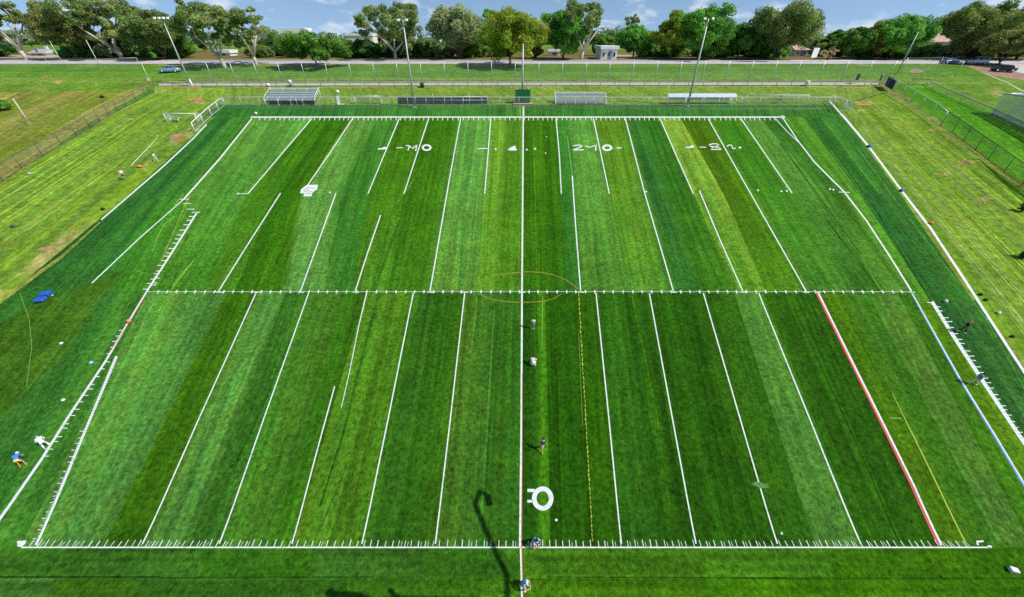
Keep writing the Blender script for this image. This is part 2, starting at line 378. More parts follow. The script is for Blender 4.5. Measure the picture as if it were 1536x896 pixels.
def T(r, g_, b, k=1.0): c = lin((r, g_, b)); return tuple(v * K * k for v in c)

gs = Sheet('ground', M['ground'], 0); gs.tint = (0.93, 1.04, 0.8)
xs = [-3500, -600, 600, 3500]
for a, b in zip(xs, xs[1:]):
    gs.poly([(a, -600), (b, -600), (b, 60), (a, 60)], T(122, 155, 48)); gs.poly([(a, 60), (b, 60), (b, 3500), (a, 3500)], T(104, 142, 52))
gs.build(label='rolling grass ground reaching to the horizon')

# grass areas, first layer
lw = Sheet('rough_lawn', M['rough'], 0.004); lw.tint = (.96, 1.02, 0.80)
rnd = random.Random(3)
# left verge inside the fence (lime), cut in mower bands
def bands(sh, A0, A1, B0, B1, n, cols, jit=0.06, rn=rnd):
    """split the quad A0-A1 (start edge) to B0-B1 (end edge) into n bands running A->B"""
    for i in range(n):
        t0, t1 = i / n, (i + 1) / n
        L_ = lambda P, Q, t: (P[0] + (Q[0] - P[0]) * t, P[1] + (Q[1] - P[1]) * t)
        c = cols[i % len(cols)]; k = 1 + rn.uniform(-jit, jit)
        a, b, c2, d = L_(A0, A1, t0), L_(A0, A1, t1), L_(B0, B1, t1), L_(B0, B1, t0)
        sh.px([a, b, c2, d], T(*c, k), (a, d), rn.uniform(0, 90))
LM = [(112, 148, 56), (124, 158, 54), (106, 142, 58), (120, 152, 66)]
bands(lw, (232, 140), (330, 152), (-300, 458), (-60, 485), 11, LM)
bands(lw, (232, 131), (338, 133), (232, 140), (330, 152), 1, [(132, 162, 66)])
bands(lw, (338, 133), (1250, 130), (330, 157.5), (1256, 157.5), 1, [(122, 150, 70)])
bands(lw, (1250, 130), (1316, 127), (1256, 158), (1330, 140), 1, [(122, 150, 72)])
# right verge
RM = [(108, 144, 46), (124, 150, 72), (126, 156, 58), (116, 144, 70), (122, 154, 46), (104, 138, 50)]
bands(lw, (1256, 158), (1330, 138), (1740, 800), (2050, 640), 15, RM)
# left outer field (dry brownish)
bands(lw, (-60, 140), (222, 134), (-500, 330), (-150, 380), 9, [(132, 140, 66), (124, 140, 56), (150, 148, 82)])
# bank behind
bands(lw, (-400, 99), (-400, 126), (1900, 99), (1900, 126), 3, [(94, 138, 52), (100, 142, 56), (116, 144, 66)])
# lawn right of the fence, bright
bands(lw, (1345, 128), (1400, 134), (1560, 330), (1640, 240), 5, [(84, 146, 34), (78, 138, 34)])
lw.build(label='mown rough grass around the pitch')

tf = Sheet('playing_turf', M['turf'], 0.008); tf.tint = (1.20, 1.03, 0.86)
def cuts(n):
    w = [rnd.uniform(.3, 1.7) for _ in range(n)]; t = sum(w); o = [0]
    for x_ in w: o.append(o[-1] + x_ / t)
    return o
def soft(cols, hard):
    """left and right edge colour of each sub-band: blended with its neighbour unless the edge is hard"""
    L_ = []; R_ = []
    for i, c in enumerate(cols):
        av = lambda p, q: tuple((x + y) / 2 for x, y in zip(p, q))
        L_.append(c if i == 0 or hard[i] else av(cols[i - 1], c)); R_.append(c if i == len(cols) - 1 or hard[i + 1] else av(cols[i + 1], c))
    return L_, R_
def fan(y0, y1, xs0, spec, sub=3):
    """spec: (x at y0, x at y1, colour) of each band's right edge"""
    pa, pb = xs0; sb = []
    for (a, b, c) in spec:
        n = max(1, int(round(abs(a - pa + b - pb) / 2 / 10)))
        cut = cuts(n)
        for i in range(n):
            t0, t1 = cut[i], cut[i + 1]; k = 1 + rnd.uniform(-.11, .11); jr = rnd.uniform(-.06, .1)
            cc = (c[0] * (1 + jr), c[1], c[2])
            sb.append(([(pa + (a - pa) * t0, y0), (pa + (a - pa) * t1, y0), (pb + (b - pb) * t1, y1), (pb + (b - pb) * t0, y1)], T(*cc, k * (1.06 if y0 > 430 else 1)), (i == 0 and rnd.random() < .7)))
        pa, pb = a, b
    Lc_, Rc_ = soft([q_[1] for q_ in sb], [q_[2] for q_ in sb])
    for (Q, c, h_), l_, r_ in zip(sb, Lc_, Rc_): tf.px(Q, [l_, r_, r_, l_], (Q[3], Q[0]), rnd.uniform(0, 90))
# strip behind the far line
fan(157.5, 176, (330, 316), [(520, 516, (50, 118, 50)), (783, 783, (54, 122, 48)), (1100, 1104, (52, 118, 46)), (1254, 1266, (56, 120, 48))])
# left dark apron between outer line and sideline
fan(176, 300, (322, 184), [(345, 236, (46, 112, 48)), (368, 268, (58, 124, 48)), (380, 279, (72, 134, 48))])
fan(300, 437, (184, 18), [(215, 80, (40, 102, 42)), (245, 150, (48, 114, 44)), (279, 222, (62, 132, 40))])
# upper half: bands run unbroken from the far line to the hash line, their colour drifting on the way
def fan3(rows, start, spec):
    """rows: three photo rows; spec: (x at each row, colour at the far end, colour at the near end)"""
    y0, ym, y1 = rows
    def xat(tr, y): return tr[0] + (tr[1] - tr[0]) * (y - y0) / (ym - y0) if y <= ym else tr[1] + (tr[2] - tr[1]) * (y - ym) / (y1 - ym)
    ys = [y0 + (y1 - y0) * k / 9 for k in range(10)]; pv = start; sb = []
    for (xa, xm, xb, c0, c1) in spec:
        cur = (xa, xm, xb); n = max(1, int(round(((xa - pv[0]) + (xb - pv[2])) / 2 / 8))); cut = cuts(n)
        for i in range(n): sb.append((pv, cur, cut[i], cut[i + 1], c0, c1, 1 + rnd.uniform(-.10, .10), rnd.uniform(-.06, .08), rnd.uniform(0, 90), i == 0 and rnd.random() < .85))
        pv = cur
    for r0, r1 in zip(ys, ys[1:]):
        def cols(r): 
            t = (r - y0) / (y1 - y0); return soft([T(*[(p_ + (q_ - p_) * t) * (1 + (b_[7] if ii == 0 else 0)) for ii, (p_, q_) in enumerate(zip(b_[4], b_[5]))], b_[6] * .97) for b_ in sb], [b_[9] for b_ in sb])
        (La, Ra), (Lb, Rb) = cols(r0), cols(r1)
        for i, (p_, c_, u0, u1, _, _, _, _, uo, _) in enumerate(sb):
            f_ = lambda y, u: xat(p_, y) + (xat(c_, y) - xat(p_, y)) * u
            tf.px([(f_(r0, u0), r0), (f_(r0, u1), r0), (f_(r1, u1), r1), (f_(r1, u0), r1)], [La[i], Ra[i], Rb[i], Lb[i]], ((f_(y1, u0), y1), (f_(y0, u0), y0)), uo)
fan3((176, 291, 437), (380, 287, 222), [(468, 372, 300, (88, 154, 66), (66, 136, 40)), (500, 414, 352, (56, 118, 20), (70, 134, 36)), (529, 455, 430, (52, 112, 16), (52, 112, 18)), (560, 500, 490, (90, 154, 68), (84, 152, 70)),
    (599, 552, 530, (58, 126, 44), (52, 122, 40)), (643, 606, 578, (60, 118, 18), (72, 132, 34)), (691, 668, 645, (50, 110, 14), (60, 124, 26)), (736, 727, 716, (78, 148, 66), (82, 148, 58)), (762, 752, 745, (96, 154, 46), (84, 146, 42)),
    (785, 784, 783, (74, 132, 34), (70, 132, 30)), (834, 842, 850, (54, 114, 16), (48, 110, 16)), (850, 862, 871, (52, 124, 48), (48, 116, 42)), (890, 914, 942, (80, 148, 62), (74, 138, 48)), (938, 967, 1010, (84, 136, 34), (78, 140, 46)),
    (958, 1000, 1050, (52, 118, 48), (52, 120, 46)), (990, 1040, 1105, (46, 110, 32), (58, 122, 30)), (1020, 1085, 1150, (118, 166, 58), (80, 142, 42)), (1062, 1126, 1209, (66, 112, 14), (68, 128, 28)), (1111, 1188, 1275, (58, 126, 26), (64, 128, 42)),
    (1140, 1235, 1320, (82, 146, 62), (50, 114, 34)), (1175, 1266, 1367, (44, 106, 34), (78, 142, 48))])
# right apron upper (light strip, dark band)
fan(176, 291, (1175, 1266), [(1205, 1290, (74, 142, 44)), (1230, 1318, (44, 108, 40)), (1266, 1350, (56, 122, 46))])
fan(291, 452, (1268, 1376), [(1290, 1396, (78, 144, 44)), (1318, 1424, (40, 100, 42)), (1350, 1460, (50, 112, 44))])
# lower half
fan(437, 821, (222, 30), [(300, 90, (76, 140, 58)), (342, 152, (72, 132, 58)), (384, 214, (50, 104, 16)), (430, 280, (68, 128, 54)), (463, 329, (50, 108, 34)), (520, 400, (58, 114, 34)), (550, 438, (54, 112, 24)),
    (590, 490, (66, 120, 30)), (620, 543, (60, 116, 26)), (655, 590, (44, 100, 26)), (697, 653, (42, 96, 20)), (740, 715, (56, 110, 34)), (783, 781, (48, 104, 28)), (806, 808, (36, 92, 18)), (818, 826, (54, 116, 20)), (868, 888, (36, 90, 12)), (894, 932, (40, 94, 12)),
    (935, 988, (42, 98, 22)), (974, 1044, (36, 90, 16)), (1055, 1166, (36, 88, 14)), (1100, 1225, (44, 98, 20)), (1138, 1291, (66, 122, 48)), (1226, 1411, (40, 94, 16)), (1262, 1456, (58, 112, 18)), (1310, 1510, (54, 112, 28)), (1345, 1550, (66, 122, 46)), (1367, 1590, (56, 110, 24))])
# light strip between sideline curve and ticked line, then the dark apron
tf.px([(1367, 437), (1376, 452), (1396, 452), (1476, 570), (1545, 676), (1640, 821), (1590, 821)], T(80, 134, 26), ((1590, 821), (1367, 437)))
tf.px([(1396, 452), (1430, 452), (1800, 1000), (1750, 1000), (1545, 676), (1476, 570)], T(42, 94, 44), ((1545, 676), (1396, 452)))
tf.px([(1430, 452), (1464, 452), (1540, 566), (1840, 1000), (1800, 1000)], T(50, 106, 46), ((1545, 630), (1430, 452)))
# left apron lower: dark diagonal bands and olive area
fan(437, 821, (18, -480), [(120, -120, (46, 104, 40)), (180, -40, (48, 108, 42)), (222, 30, (56, 118, 42))])
# foreground
def row(y0, y1, cells):
    pa = -700
    for x, c in cells:
        tf.px([(pa, y0), (x, y0), (x, y1), (pa, y1)], T(*c), ((-100, y1), (900, y1)), rnd.uniform(0, 50)); pa = x
row(821, 868, [(100, (54, 112, 34)), (300, (50, 104, 32)), (470, (44, 98, 22)), (640, (54, 108, 34)), (780, (48, 104, 26)), (1060, (62, 118, 26)), (1250, (58, 116, 24)), (2300, (52, 108, 12))])
row(868, 1100, [(80, (60, 118, 46)), (200, (58, 108, 22)), (520, (46, 98, 26)), (720, (50, 104, 22)), (780, (66, 128, 26)), (1060, (60, 114, 16)), (2300, (54, 112, 10))])
tf.build(label='striped artificial turf of the pitch')

# worn patches, roads and paths
ov = Sheet('old_olive_turf', M['turf'], 0.010)
ov.px([(30, 470), (64, 448), (112, 434), (150, 420), (186, 404), (150, 450), (100, 530), (0, 636), (-120, 740), (-420, 760), (-160, 560)], T(64, 108, 26), ((0, 636), (160, 430))); ov.build(label='olive patch of older turf at the far left')
pt = Sheet('dry_patches', M['rough'], 0.012)
def blob(sh, c, r, tone, seed, n=22, j=0.35):
    q = random.Random(seed); ph = [q.uniform(0, 6.28) for _ in range(4)]
    pts = []
    for k in range(n):
        a = 2 * math.pi * k / n; m = 1 + j * (0.5 * math.sin(2 * a + ph[0]) + 0.3 * math.sin(3 * a + ph[1]) + 0.25 * math.sin(5 * a + ph[2])) + q.uniform(-.08, .08)
        pts.append((c[0] + r[0] * m * math.cos(a), c[1] + r[1] * m * math.sin(a)))
    sh.px(pts, tone)
for i, (c, r, col) in enumerate([((296, 151), (14, 4.5), (176, 160, 92)), ((270, 130), (30, 2.2), (170, 150, 95)), ((72, 374), (14, 4), (172, 150, 100)), ((1297, 155), (13, 4), (176, 156, 92)), ((1292, 166), (6, 1.6), (188, 168, 104)),
        ((86, 123), (9, 2.2), (178, 160, 92)), ((70, 116), (9, 1.6), (160, 150, 84)), ((1424, 208), (6, 2.5), (176, 158, 96)), ((193, 179), (8, 1.4), (176, 160, 110)), ((1447, 245), (14, 5), (150, 150, 80)), ((1476, 300), (12, 4), (150, 152, 80)),
        ((1400, 195), (7, 2), (176, 158, 96)), ((270, 209), (8, 4.5), (160, 130, 72)), ((1415, 262), (10, 3), (152, 154, 84)), ((1282, 131), (22, 1.5), (174, 160, 92)), ((12, 370), (14, 5), (120, 148, 44))]):
    blob(pt, c, r, T(*col), i)
# dry ribbon of bare ground along the outer lines and fences
pt.line([(-20, 268), (100, 214), (190, 162), (240, 138), (330, 132)], (3, 1.4), T(164, 158, 92)); pt.line([(330, 132), (800, 130.5), (1310, 130)], 1.6, T(168, 158, 86))
pt.line([(1316, 128), (1420, 195), (1540, 288)], (2.2, 5), T(160, 152, 92)); pt.line([(1262, 168), (1350, 284), (1452, 432), (1545, 562)], (1.4, 5), T(150, 140, 88))
pt.line([(150, 334), (92, 386), (-6, 456)], (3, 12), T(140, 150, 66))
pt.build(label='dry worn grass patches')
sp = Sheet('turf_streaks', M['turf'], 0.012); sp.tint = (1.20, 1.03, 0.86)                   # old seams and tyre tracks in the turf's pile
for pts, w, c in [([(808, 380), (811, 600), (816, 812)], (3, 6), (66, 132, 24)), ([(715, 445), (712, 480), (706, 532)], 2, (78, 150, 46)), ([(530, 530), (520, 590), (503, 662)], (2.5, 6), (58, 128, 42)),
        ([(948, 445), (985, 620), (1005, 760)], 2, (62, 120, 20)), ([(1191, 694), (1216, 760), (1234, 806)], (3, 6), (82, 150, 52)), ([(640, 240), (600, 300), (575, 322)], 1.5, (92, 150, 44)),
        ([(1170, 215), (1290, 380)], 4, (44, 104, 40)), ([(690, 700), (600, 816)], 3, (60, 116, 30)), ([(290, 392), (262, 428), (236, 470)], (2, 4), (104, 168, 28)), ([(742, 450), (733, 600), (720, 800)], (3, 8), (64, 122, 42)),
        ([(1240, 330), (1320, 437)], 5, (46, 106, 36)), ([(1225, 190), (1310, 310), (1396, 452)], (1.2, 2.2), (18, 60, 26)), ([(1270, 200), (1350, 310), (1480, 480), (1540, 590)], (2, 5), (72, 136, 66)),
        ([(0, 866), (240, 866)], 5, (30, 72, 20)), ([(240, 867), (560, 866)], 4, (34, 80, 20)), ([(820, 866), (1180, 867)], 3, (36, 84, 14)), ([(1100, 868), (1536, 868)], 3.5, (38, 86, 10)),
        ([(160, 432), (60, 560), (0, 632)], 3, (74, 132, 66)), ([(200, 460), (110, 590), (20, 690)], 3, (70, 128, 60)), ([(262, 322), (238, 360), (232, 382)], 2, (92, 160, 30)), ([(200, 404), (222, 412)], 2, (96, 160, 30)),
        ([(1190, 460), (1300, 700), (1350, 816)], 3, (30, 78, 12)), ([(520, 700), (470, 816)], 5, (64, 120, 44)), ([(1010, 640), (1060, 800)], 5, (30, 78, 14)), ([(560, 470), (515, 650), (480, 760)], 5, (40, 96, 24)), ([(440, 500), (380, 640), (320, 770)], 8, (44, 100, 30)),
        ([(340, 500), (270, 640)], 8, (48, 104, 28)), ([(600, 330), (560, 437)], 8, (50, 112, 30)), ([(700, 200), (690, 430)], 5, (66, 138, 56)), ([(800, 180), (806, 430)], 2, (76, 134, 26)), ([(1320, 470), (1420, 660), (1500, 816)], 9, (72, 128, 50))]:
    sp.line(pts, w, T(*c))
sp.build(label='seams and tracks in the turf')
YR0 = G(768, 96.2).y
lf = Sheet('leaf_litter', M['rough'], 0.004); lf.poly([(-430, YR0 + 8), (430, YR0 + 8), (430, 215), (-430, 215)], T(122, 112, 66)); lf.build(label='brownish leaf litter under the trees behind the road')
rd = Sheet('dirt_track', M['soil'], 0.016)
rd.px([(1440, 96), (1475, 93), (1520, 104), (1536, 113), (1560, 126), (1505, 116), (1478, 112)]); blob(rd, (1375, 107), (9, 3.6), (1, 1, 1), 4); blob(rd, (262, 206), (7, 4), (1, 1, 1), 5); rd.build()
def roadstrip(name, m, off, Y0, Y1, x0=-420, x1=420):
    s = Sheet(name, m, off); s.poly([(x0, Y0), (x1, Y0), (x1, Y1), (x0, Y1)]); return s.build()
YR = G(768, 96.2).y
roadstrip('road', M['asphalt'], 0.020, YR, YR + 7.5)
kb = Sheet('kerb', M['kerb'], 0.13); kb.poly([(-420, YR + 7.5), (420, YR + 7.5), (420, YR + 8.0), (-420, YR + 8.0)]); kb.poly([(-420, YR - 0.3), (420, YR - 0.3), (420, YR), (-420, YR)]); kb.build()
fp = Sheet('footpath', M['tan'], 0.020); fp.px([(-200, 84), (60, 83), (190, 76), (200, 79), (150, 88.5), (-200, 90)]); fp.px([(890, 87), (905, 82), (945, 83), (970, 88)]); fp.build()
sr = Sheet('side_road', M['asphalt'], 0.024); sr.px([(1488, 92), (1536, 96), (1640, 108), (1700, 150), (1560, 121), (1520, 107)]); sr.build()
sk = Sheet('side_kerb', M['kerb'], 0.03); sk.line([(1479, 111.5), (1510, 124), (1545, 141), (1640, 190)], (1.6, 4)); sk.line([(1495, 89), (1545, 97), (1640, 112)], 1.5); sk.build()

# ------------------------------------------------------------------ painted markings
ln = Sheet('yard_lines', M['white'], 0.018)
for pts, w in [([(378, 178), (330, 238), (276, 299)], (3.2, 4.2)), ([(276, 299), (210, 357), (138, 425)], (2.2, 2.8)), ([(468, 178), (421, 233), (372, 291)], 2.6), ([(421, 290), (375, 362), (328, 437)], 2.8),
        ([(529, 178), (494, 231), (458, 283)], 2.6), ([(504, 290), (478, 362), (451, 437)], 2.8), ([(599, 178), (576, 233), (552, 291)], 2.6), ([(571, 323), (552, 378), (533, 437)], 2.8), ([(643, 178), (626, 230), (606, 291)], 2.6),
        ([(691, 178), (674, 270), (645, 437)], (2.4, 2.9)), ([(736, 178), (732, 232), (727, 291)], 2.5), ([(785, 160), (784, 300), (783, 437), (782, 640), (780, 822)], (3.2, 5.2)), ([(834, 178), (839, 232), (842, 291)], 2.5),
        ([(858.3, 264), (863.5, 340), (871, 437)], 2.9), ([(890, 178), (902, 234), (914, 291)], 2.6), ([(938, 178), (967, 290), (1010, 437)], (2.5, 2.9)), ([(990, 178), (1014, 233), (1040, 291)], 2.6), ([(1049, 286), (1079, 358), (1114, 437)], 2.8),
        ([(1062, 178), (1126, 291), (1209, 437)], (2.5, 2.9)), ([(1111, 178), (1149, 233), (1188, 290)], 2.5), ([(1174, 177), (1198, 213), (1222, 244), (1266, 288), (1300, 332), (1334, 384), (1367, 437)], (2.5, 4)), ([(1163, 178), (1180, 197), (1198, 214)], 1.6),
        ([(384, 440), (300, 625), (214, 816)], (2.6, 3.4)), ([(463, 440), (397, 625), (329, 816)], (2.6, 3.4)), ([(550, 440), (538, 490), (524, 560), (512, 612)], (2.6, 1.6)), ([(502, 580), (471, 694), (438, 816)], (2.8, 3.4)), ([(620, 440), (583, 625), (543, 816)], (2.8, 3.4)),
        ([(697, 440), (676, 625), (653, 816)], (2.8, 3.4)), ([(894, 440), (913, 625), (932, 816)], (2.8, 3.4)), ([(974, 440), (1008, 625), (1044, 816)], (2.8, 3.4)), ([(1055, 440), (1109, 625), (1166, 816)], (2.8, 3.4)), ([(1138, 440), (1213, 625), (1291, 816)], (2.8, 3.6)),
        ([(1227.5, 440), (1280, 546), (1329, 644), (1371, 729), (1412, 818)], (4, 5))]:
    ln.line(pts, w)
ln.build(label='white yard lines fanning across the turf')
sl = Sheet('sidelines', M['white'], 0.018)
sl.line([(376, 176), (1175, 176)], 3.0); sl.line([(32, 821.5), (1487, 821.5)], 3.6); sl.line([(220, 438), (1367, 438)], 0.9)
sl.line([(310, 187), (290, 208), (245, 250), (152, 330)], (3, 3.6)); sl.line([(1244, 152), (1262, 172), (1303, 220), (1352, 286), (1396, 343), (1450, 425), (1480, 472), (1545, 572)], (4, 7))
sl.line([(295, 320), (262, 373), (220, 438)], (4, 4.4)); sl.line([(175, 535), (140, 618), (54, 818)], (7, 6))
sl.line([(1398, 453), (1436, 514), (1476, 575), (1545, 678)], (8, 9.5)); sl.line([(296, 319.5), (300, 318.5)], 2)
sl.disc((555 - 1, 175), (0.1, 0.1)) if False else None
sl.disc((1173.5, 176), (4, 2.2)); sl.fill([(26, 812), (40, 811), (38, 816), (32, 821), (26, 820)]); sl.fill([(1464, 811.5), (1475, 811), (1475, 813.5), (1467, 814), (1468, 818), (1465, 818)]); sl.disc((1484, 820.5), (4, 2.2))
sl.line([(781, 823), (783, 905)], 4.2)
sl.build(label='white boundary lines of the pitch')
gl = Sheet('grey_sideline', M['greyw'], 0.018); gl.line([(220, 438), (193, 483), (158, 543), (105, 622), (62, 690), (-6, 787)], (4, 7)); gl.line([(357, 290.5), (372, 291)], 1.5); gl.build()
hk = Sheet('hash_marks', M['white'], 0.022)
q = random.Random(5); x = 44.0
while x < 1460:                                                # near line: slanted ticks
    t = (x - 782); sl_ = -t * 0.0105; L_ = 9.5 + q.uniform(-1.2, 1.5)
    hk.line([(x, 820.5), (x - 0 + sl_ * -1 * -1 - 0, 820.5 - L_)], 1.7 + q.uniform(-.4, .4))
    if q.random() < 0.3: hk.line([(x + 4, 820), (x + 4 + sl_ * 1.0, 813)], 1.0)
    x += 10.6 + q.uniform(-1.6, 1.8)
x = 390.0
while x < 1168: hk.line([(x, 176.5), (x - (x - 782) * -0.0035 * -1 * -1, 181)], 1.7); x += 7.4 + q.uniform(-1, 1)
x = 237.0
while x < 1362:
    hk.line([(x - (x - 782) * .003, 436), (x + (x - 782) * .002, 440.3)], 3.2 + q.uniform(-.5, .6)); x += 14.3 + q.uniform(-1, 1)
for a in (328, 384, 451, 533, 645, 697, 783, 871, 1010, 1114, 1209, 1226, 1367): hk.line([(a - 4, 438.6), (a + 5, 438.9)], 2)
def ticks(P, Q, n, side, ln_, w=1.8, j=0.4, both=0.0):
    for i in range(n):
        t = (i + 0.5 + q.uniform(-j, j) * .6) / n; x, y = P[0] + (Q[0] - P[0]) * t, P[1] + (Q[1] - P[1]) * t; l = ln_ * q.uniform(.75, 1.2)
        hk.line([(x, y), (x + side * l, y + q.uniform(-.3, .6))], w)
        if q.random() < both: hk.line([(x, y + 2), (x - side * l, y + 2.4)], w)
ticks((293, 322), (222, 436), 17, -1, 8); ticks((232, 415), (224, 432), 3, 1, 8)
ticks((190, 490), (163, 535), 5, -1, 7); ticks((160, 540), (62, 690), 15, 1, 8, 1.9, .4, .35)
ticks((130, 640), (54, 812), 17, -1, 6, 1.6); ticks((1400, 455), (1545, 678), 27, 1, 8.5, 1.9)
lr_ = Sheet('ladder_rungs', M['greyp'], 0.026)
for P_, Q_, n_, hw_ in (((175, 537), (140, 618), 22, 2.2), ((140, 618), (54, 815), 46, 2.2), ((1400, 456), (1545, 677), 40, 2.6)):
    for i in range(n_):
        t = (i + .5) / n_; x, y = P_[0] + (Q_[0] - P_[0]) * t, P_[1] + (Q_[1] - P_[1]) * t; lr_.line([(x - hw_, y), (x + hw_, y)], 1.5)
lr_.build(label='grey rungs across the two wide ticked lines')
for a, b in (((270, 299.5), (284, 299)), ((275, 306), (287, 305.6)), ((280, 314.5), (292, 314)), ((288, 319), (297, 318.5)), ((1258, 288.5), (1275, 289)), ((1472, 663), (1480, 663)) if False else ((1390, 454), (1402, 455))): hk.line([a, b], 1.6)
hk.build(label='white tick marks along the lines')
cl = Sheet('coloured_lines', M['red'], 0.022); cl.line([(1224.6, 440), (1277, 546), (1325.6, 644), (1367, 729), (1408, 819)], (3.6, 4.8)); cl.line([(783.5, 560), (783.2, 700), (782.6, 822), (785, 905)], (1, 1.6)); cl.line([(218, 444), (196, 481), (166, 527)], 1.4); cl.build(label='red line beside the white one')
yl = Sheet('yellow_lines', M['yellow'], 0.022); yl.line([(1365, 645), (1400, 716), (1448, 814)], (2.6, 3.6)); yl.line([(1338, 590), (1365, 645)], (1.2, 2.6)); yl.line([(780, 160), (780.5, 174)], 1.4); yl.line([(787, 160), (786.6, 174)], 1.0)
qq = random.Random(9)
for i in range(54):
    t = i / 54; y = 440 + 374 * t; yl.line([(868 + 21 * t + qq.uniform(-.6, .6), y), (868 + 21 * (t + .017) + qq.uniform(-.6, .6), y + 5.2)], qq.uniform(1.2, 3.2))
yl.build(label='yellow line painted on the turf')
ml = Sheet('faded_lines', M['lime'], 0.022)
for pts, w in [([(290, 392), (272, 412), (258, 430)], 1.8), ([(262, 325), (246, 338), (236, 356), (230, 376)], 1.6), ([(276, 290), (262, 308)], 1.4), ([(868, 500), (874, 640)], .8) , ([(30, 440), (44, 480), (48, 520), (40, 580)], 1.2), ([(466, 276), (452, 296)], .8), ([(1335, 627), (1352, 628)], 2), ([(814, 445), (813, 520)], 1.3)]:
    ml.line(pts, w)
for a in range(4): ml.line([(120 - a * 22, 190 + a * 4), (20 - a * 22, 236 + a * 14)], .6) if False else None
for pts in [([(300, 170), (180, 262), (40, 352), (-20, 392)]), ([(262, 176), (150, 246), (40, 300)]), ([(1290, 190), (1370, 290), (1480, 410), (1560, 500)]), ([(1310, 190), (1420, 300), (1536, 420)]), ([(1283, 186), (1350, 268), (1420, 352), (1500, 452), (1560, 540)])]: ml.line(pts, 1.0)
ml.line([(851, 205), (858.3, 264)], 1.6); ml.build(label='faded old lines')
vs_ = Sheet('mower_streaks', M['rough'], 0.012); vs_.tint = (1.1, 1.2, .8); q9 = random.Random(44)
for i in range(16):
    t = i / 16 + q9.uniform(0, .05); a_, b_ = (236 + 66 * t, 140 + 22 * t), (-140 + 130 * t, 366 + 24 * t); u0 = q9.uniform(0, .4); u1 = q9.uniform(.55, 1)
    vs_.line([(a_[0] + (b_[0] - a_[0]) * u, a_[1] + (b_[1] - a_[1]) * u) for u in (u0, (u0 + u1) / 2, u1)], (1.2, 3.5), T(*q9.choice([(146, 176, 70), (104, 138, 44), (140, 168, 78)])))
for i in range(22):
    t = i / 22 + q9.uniform(0, .04); a_, b_ = (1266 + 60 * t, 162 - 22 * t), (1640 + 260 * t, 640 - 120 * t); u0 = q9.uniform(0, .3); u1 = q9.uniform(.5, 1)
    vs_.line([(a_[0] + (b_[0] - a_[0]) * u, a_[1] + (b_[1] - a_[1]) * u) for u in (u0, (u0 + u1) / 2, u1)], (1.2, 4), T(*q9.choice([(148, 172, 84), (102, 134, 44), (140, 166, 70)])))
vs_.build(label='faint mower tracks on the verges')
ol = Sheet('centre_circle', M['orange'], 0.022); ol.line([(750, 413), (770, 409.5), (794, 408), (815, 409.5), (831, 413), (850, 421), (868, 434)], 1.3); ol.line([(717, 440), (727, 446), (740, 450), (762, 453.5), (784, 454), (802, 453.5), (817, 452), (832, 448), (842, 441)], 1.3); ol.build(label='faded orange circle')
bl = Sheet('blue_line', M['bluep'], 0.020); bl.line([(1367, 440), (1402, 503), (1440, 571), (1490, 652), (1545, 744)], (3.2, 5.2)); bl.build()
bw = Sheet('blue_line_white_edge', M['white'], 0.024); bw.line([(1368.5, 441), (1403, 502.5), (1441, 570), (1491.5, 651.5), (1546.5, 743)], (2.2, 3.2)); bw.line([(784.8, 178), (784, 437)], .8); bw.build()
nm = Sheet('field_numbers', M['white'], 0.026)
A = lambda x, y: (540 + x / 5.12, 200 + y / 5.12)
B = lambda x, y: (840 + x / 5.12, 200 + y / 5.12)
def st(f, pts, w=2.2): nm.line([f(*p) for p in pts], w)
nm.fill([A(136, 127), A(137, 117), A(164, 116), A(184, 106), A(202, 107), A(206, 125)])
st(A, [(278, 114), (330, 113)], 2.0); st(A, [(352, 96), (380, 98)], 2.4); st(A, [(368, 135), (375, 112), (384, 98)], 2.4); st(A, [(378, 112), (400, 108)], 2.0); st(A, [(402, 122), (425, 100), (440, 92)], 2.4); st(A, [(436, 92), (428, 138)], 2.8)
nm.ring(A(512, 112), (7.4, 5.0), (4.2, 2.6)); st(A, [(902, 121), (980, 118)], 2.2); nm.disc(A(1042, 124), (1.5, 1.5)); nm.fill([A(1131, 128), A(1165, 106), A(1192, 97), A(1198, 124), A(1212, 128), A(1190, 135), A(1150, 133)])
nm.disc(A(1280, 128), (1.5, 1.3)); nm.disc(A(1345, 121), (1.8, 1.4)); nm.disc(A(1425, 154), (1, 1)); nm.disc(A(1432, 30), (.8, .7))
st(B, [(100, 97), (135, 93), (165, 95), (170, 103), (140, 114), (105, 128)], 2.4); st(B, [(100, 130), (182, 129)], 2.6); st(B, [(195, 98), (228, 110)], 2.2); st(B, [(222, 111), (262, 98), (282, 92)], 2.2); st(B, [(276, 92), (274, 136)], 3.2)
nm.ring(B(362, 113), (7.6, 5.0), (4.0, 2.4)); st(B, [(395, 118), (404, 122)], 2.2); st(B, [(434, 115), (474, 114)], 2.2)
nm.fill([B(964, 116), B(966, 109), B(996, 104), B(1014, 94), B(1026, 98), B(1030, 112)]); st(B, [(1072, 108), (1122, 110)], 2.0)
st(B, [(1142, 92), (1170, 83), (1205, 83), (1222, 92), (1196, 104), (1170, 110), (1160, 126), (1238, 126)], 2.4); st(B, [(1150, 100), (1182, 106), (1222, 112), (1236, 124)], 2.2)
st(B, [(1282, 104), (1298, 92), (1314, 92), (1322, 104), (1326, 120), (1348, 116)], 2.6); nm.disc(B(1382, 112), (2.2, 1.4))
nm.fill([(452, 284), (460, 278), (477, 277.5), (476, 284), (468, 291), (468, 295), (455, 295), (457, 291), (450, 290)])
rg = Sheet('zero_mark', M['greyw'], 0.026); rg.ring((814, 748.3), (16.2, 18.2), (9.2, 11)); rg.line([(791, 736.2), (802, 736.2)], 8); rg.line([(791, 752.4), (799.5, 752.4)], 6.5); rg.build(label='grey-white ring mark near the bottom of the pitch')
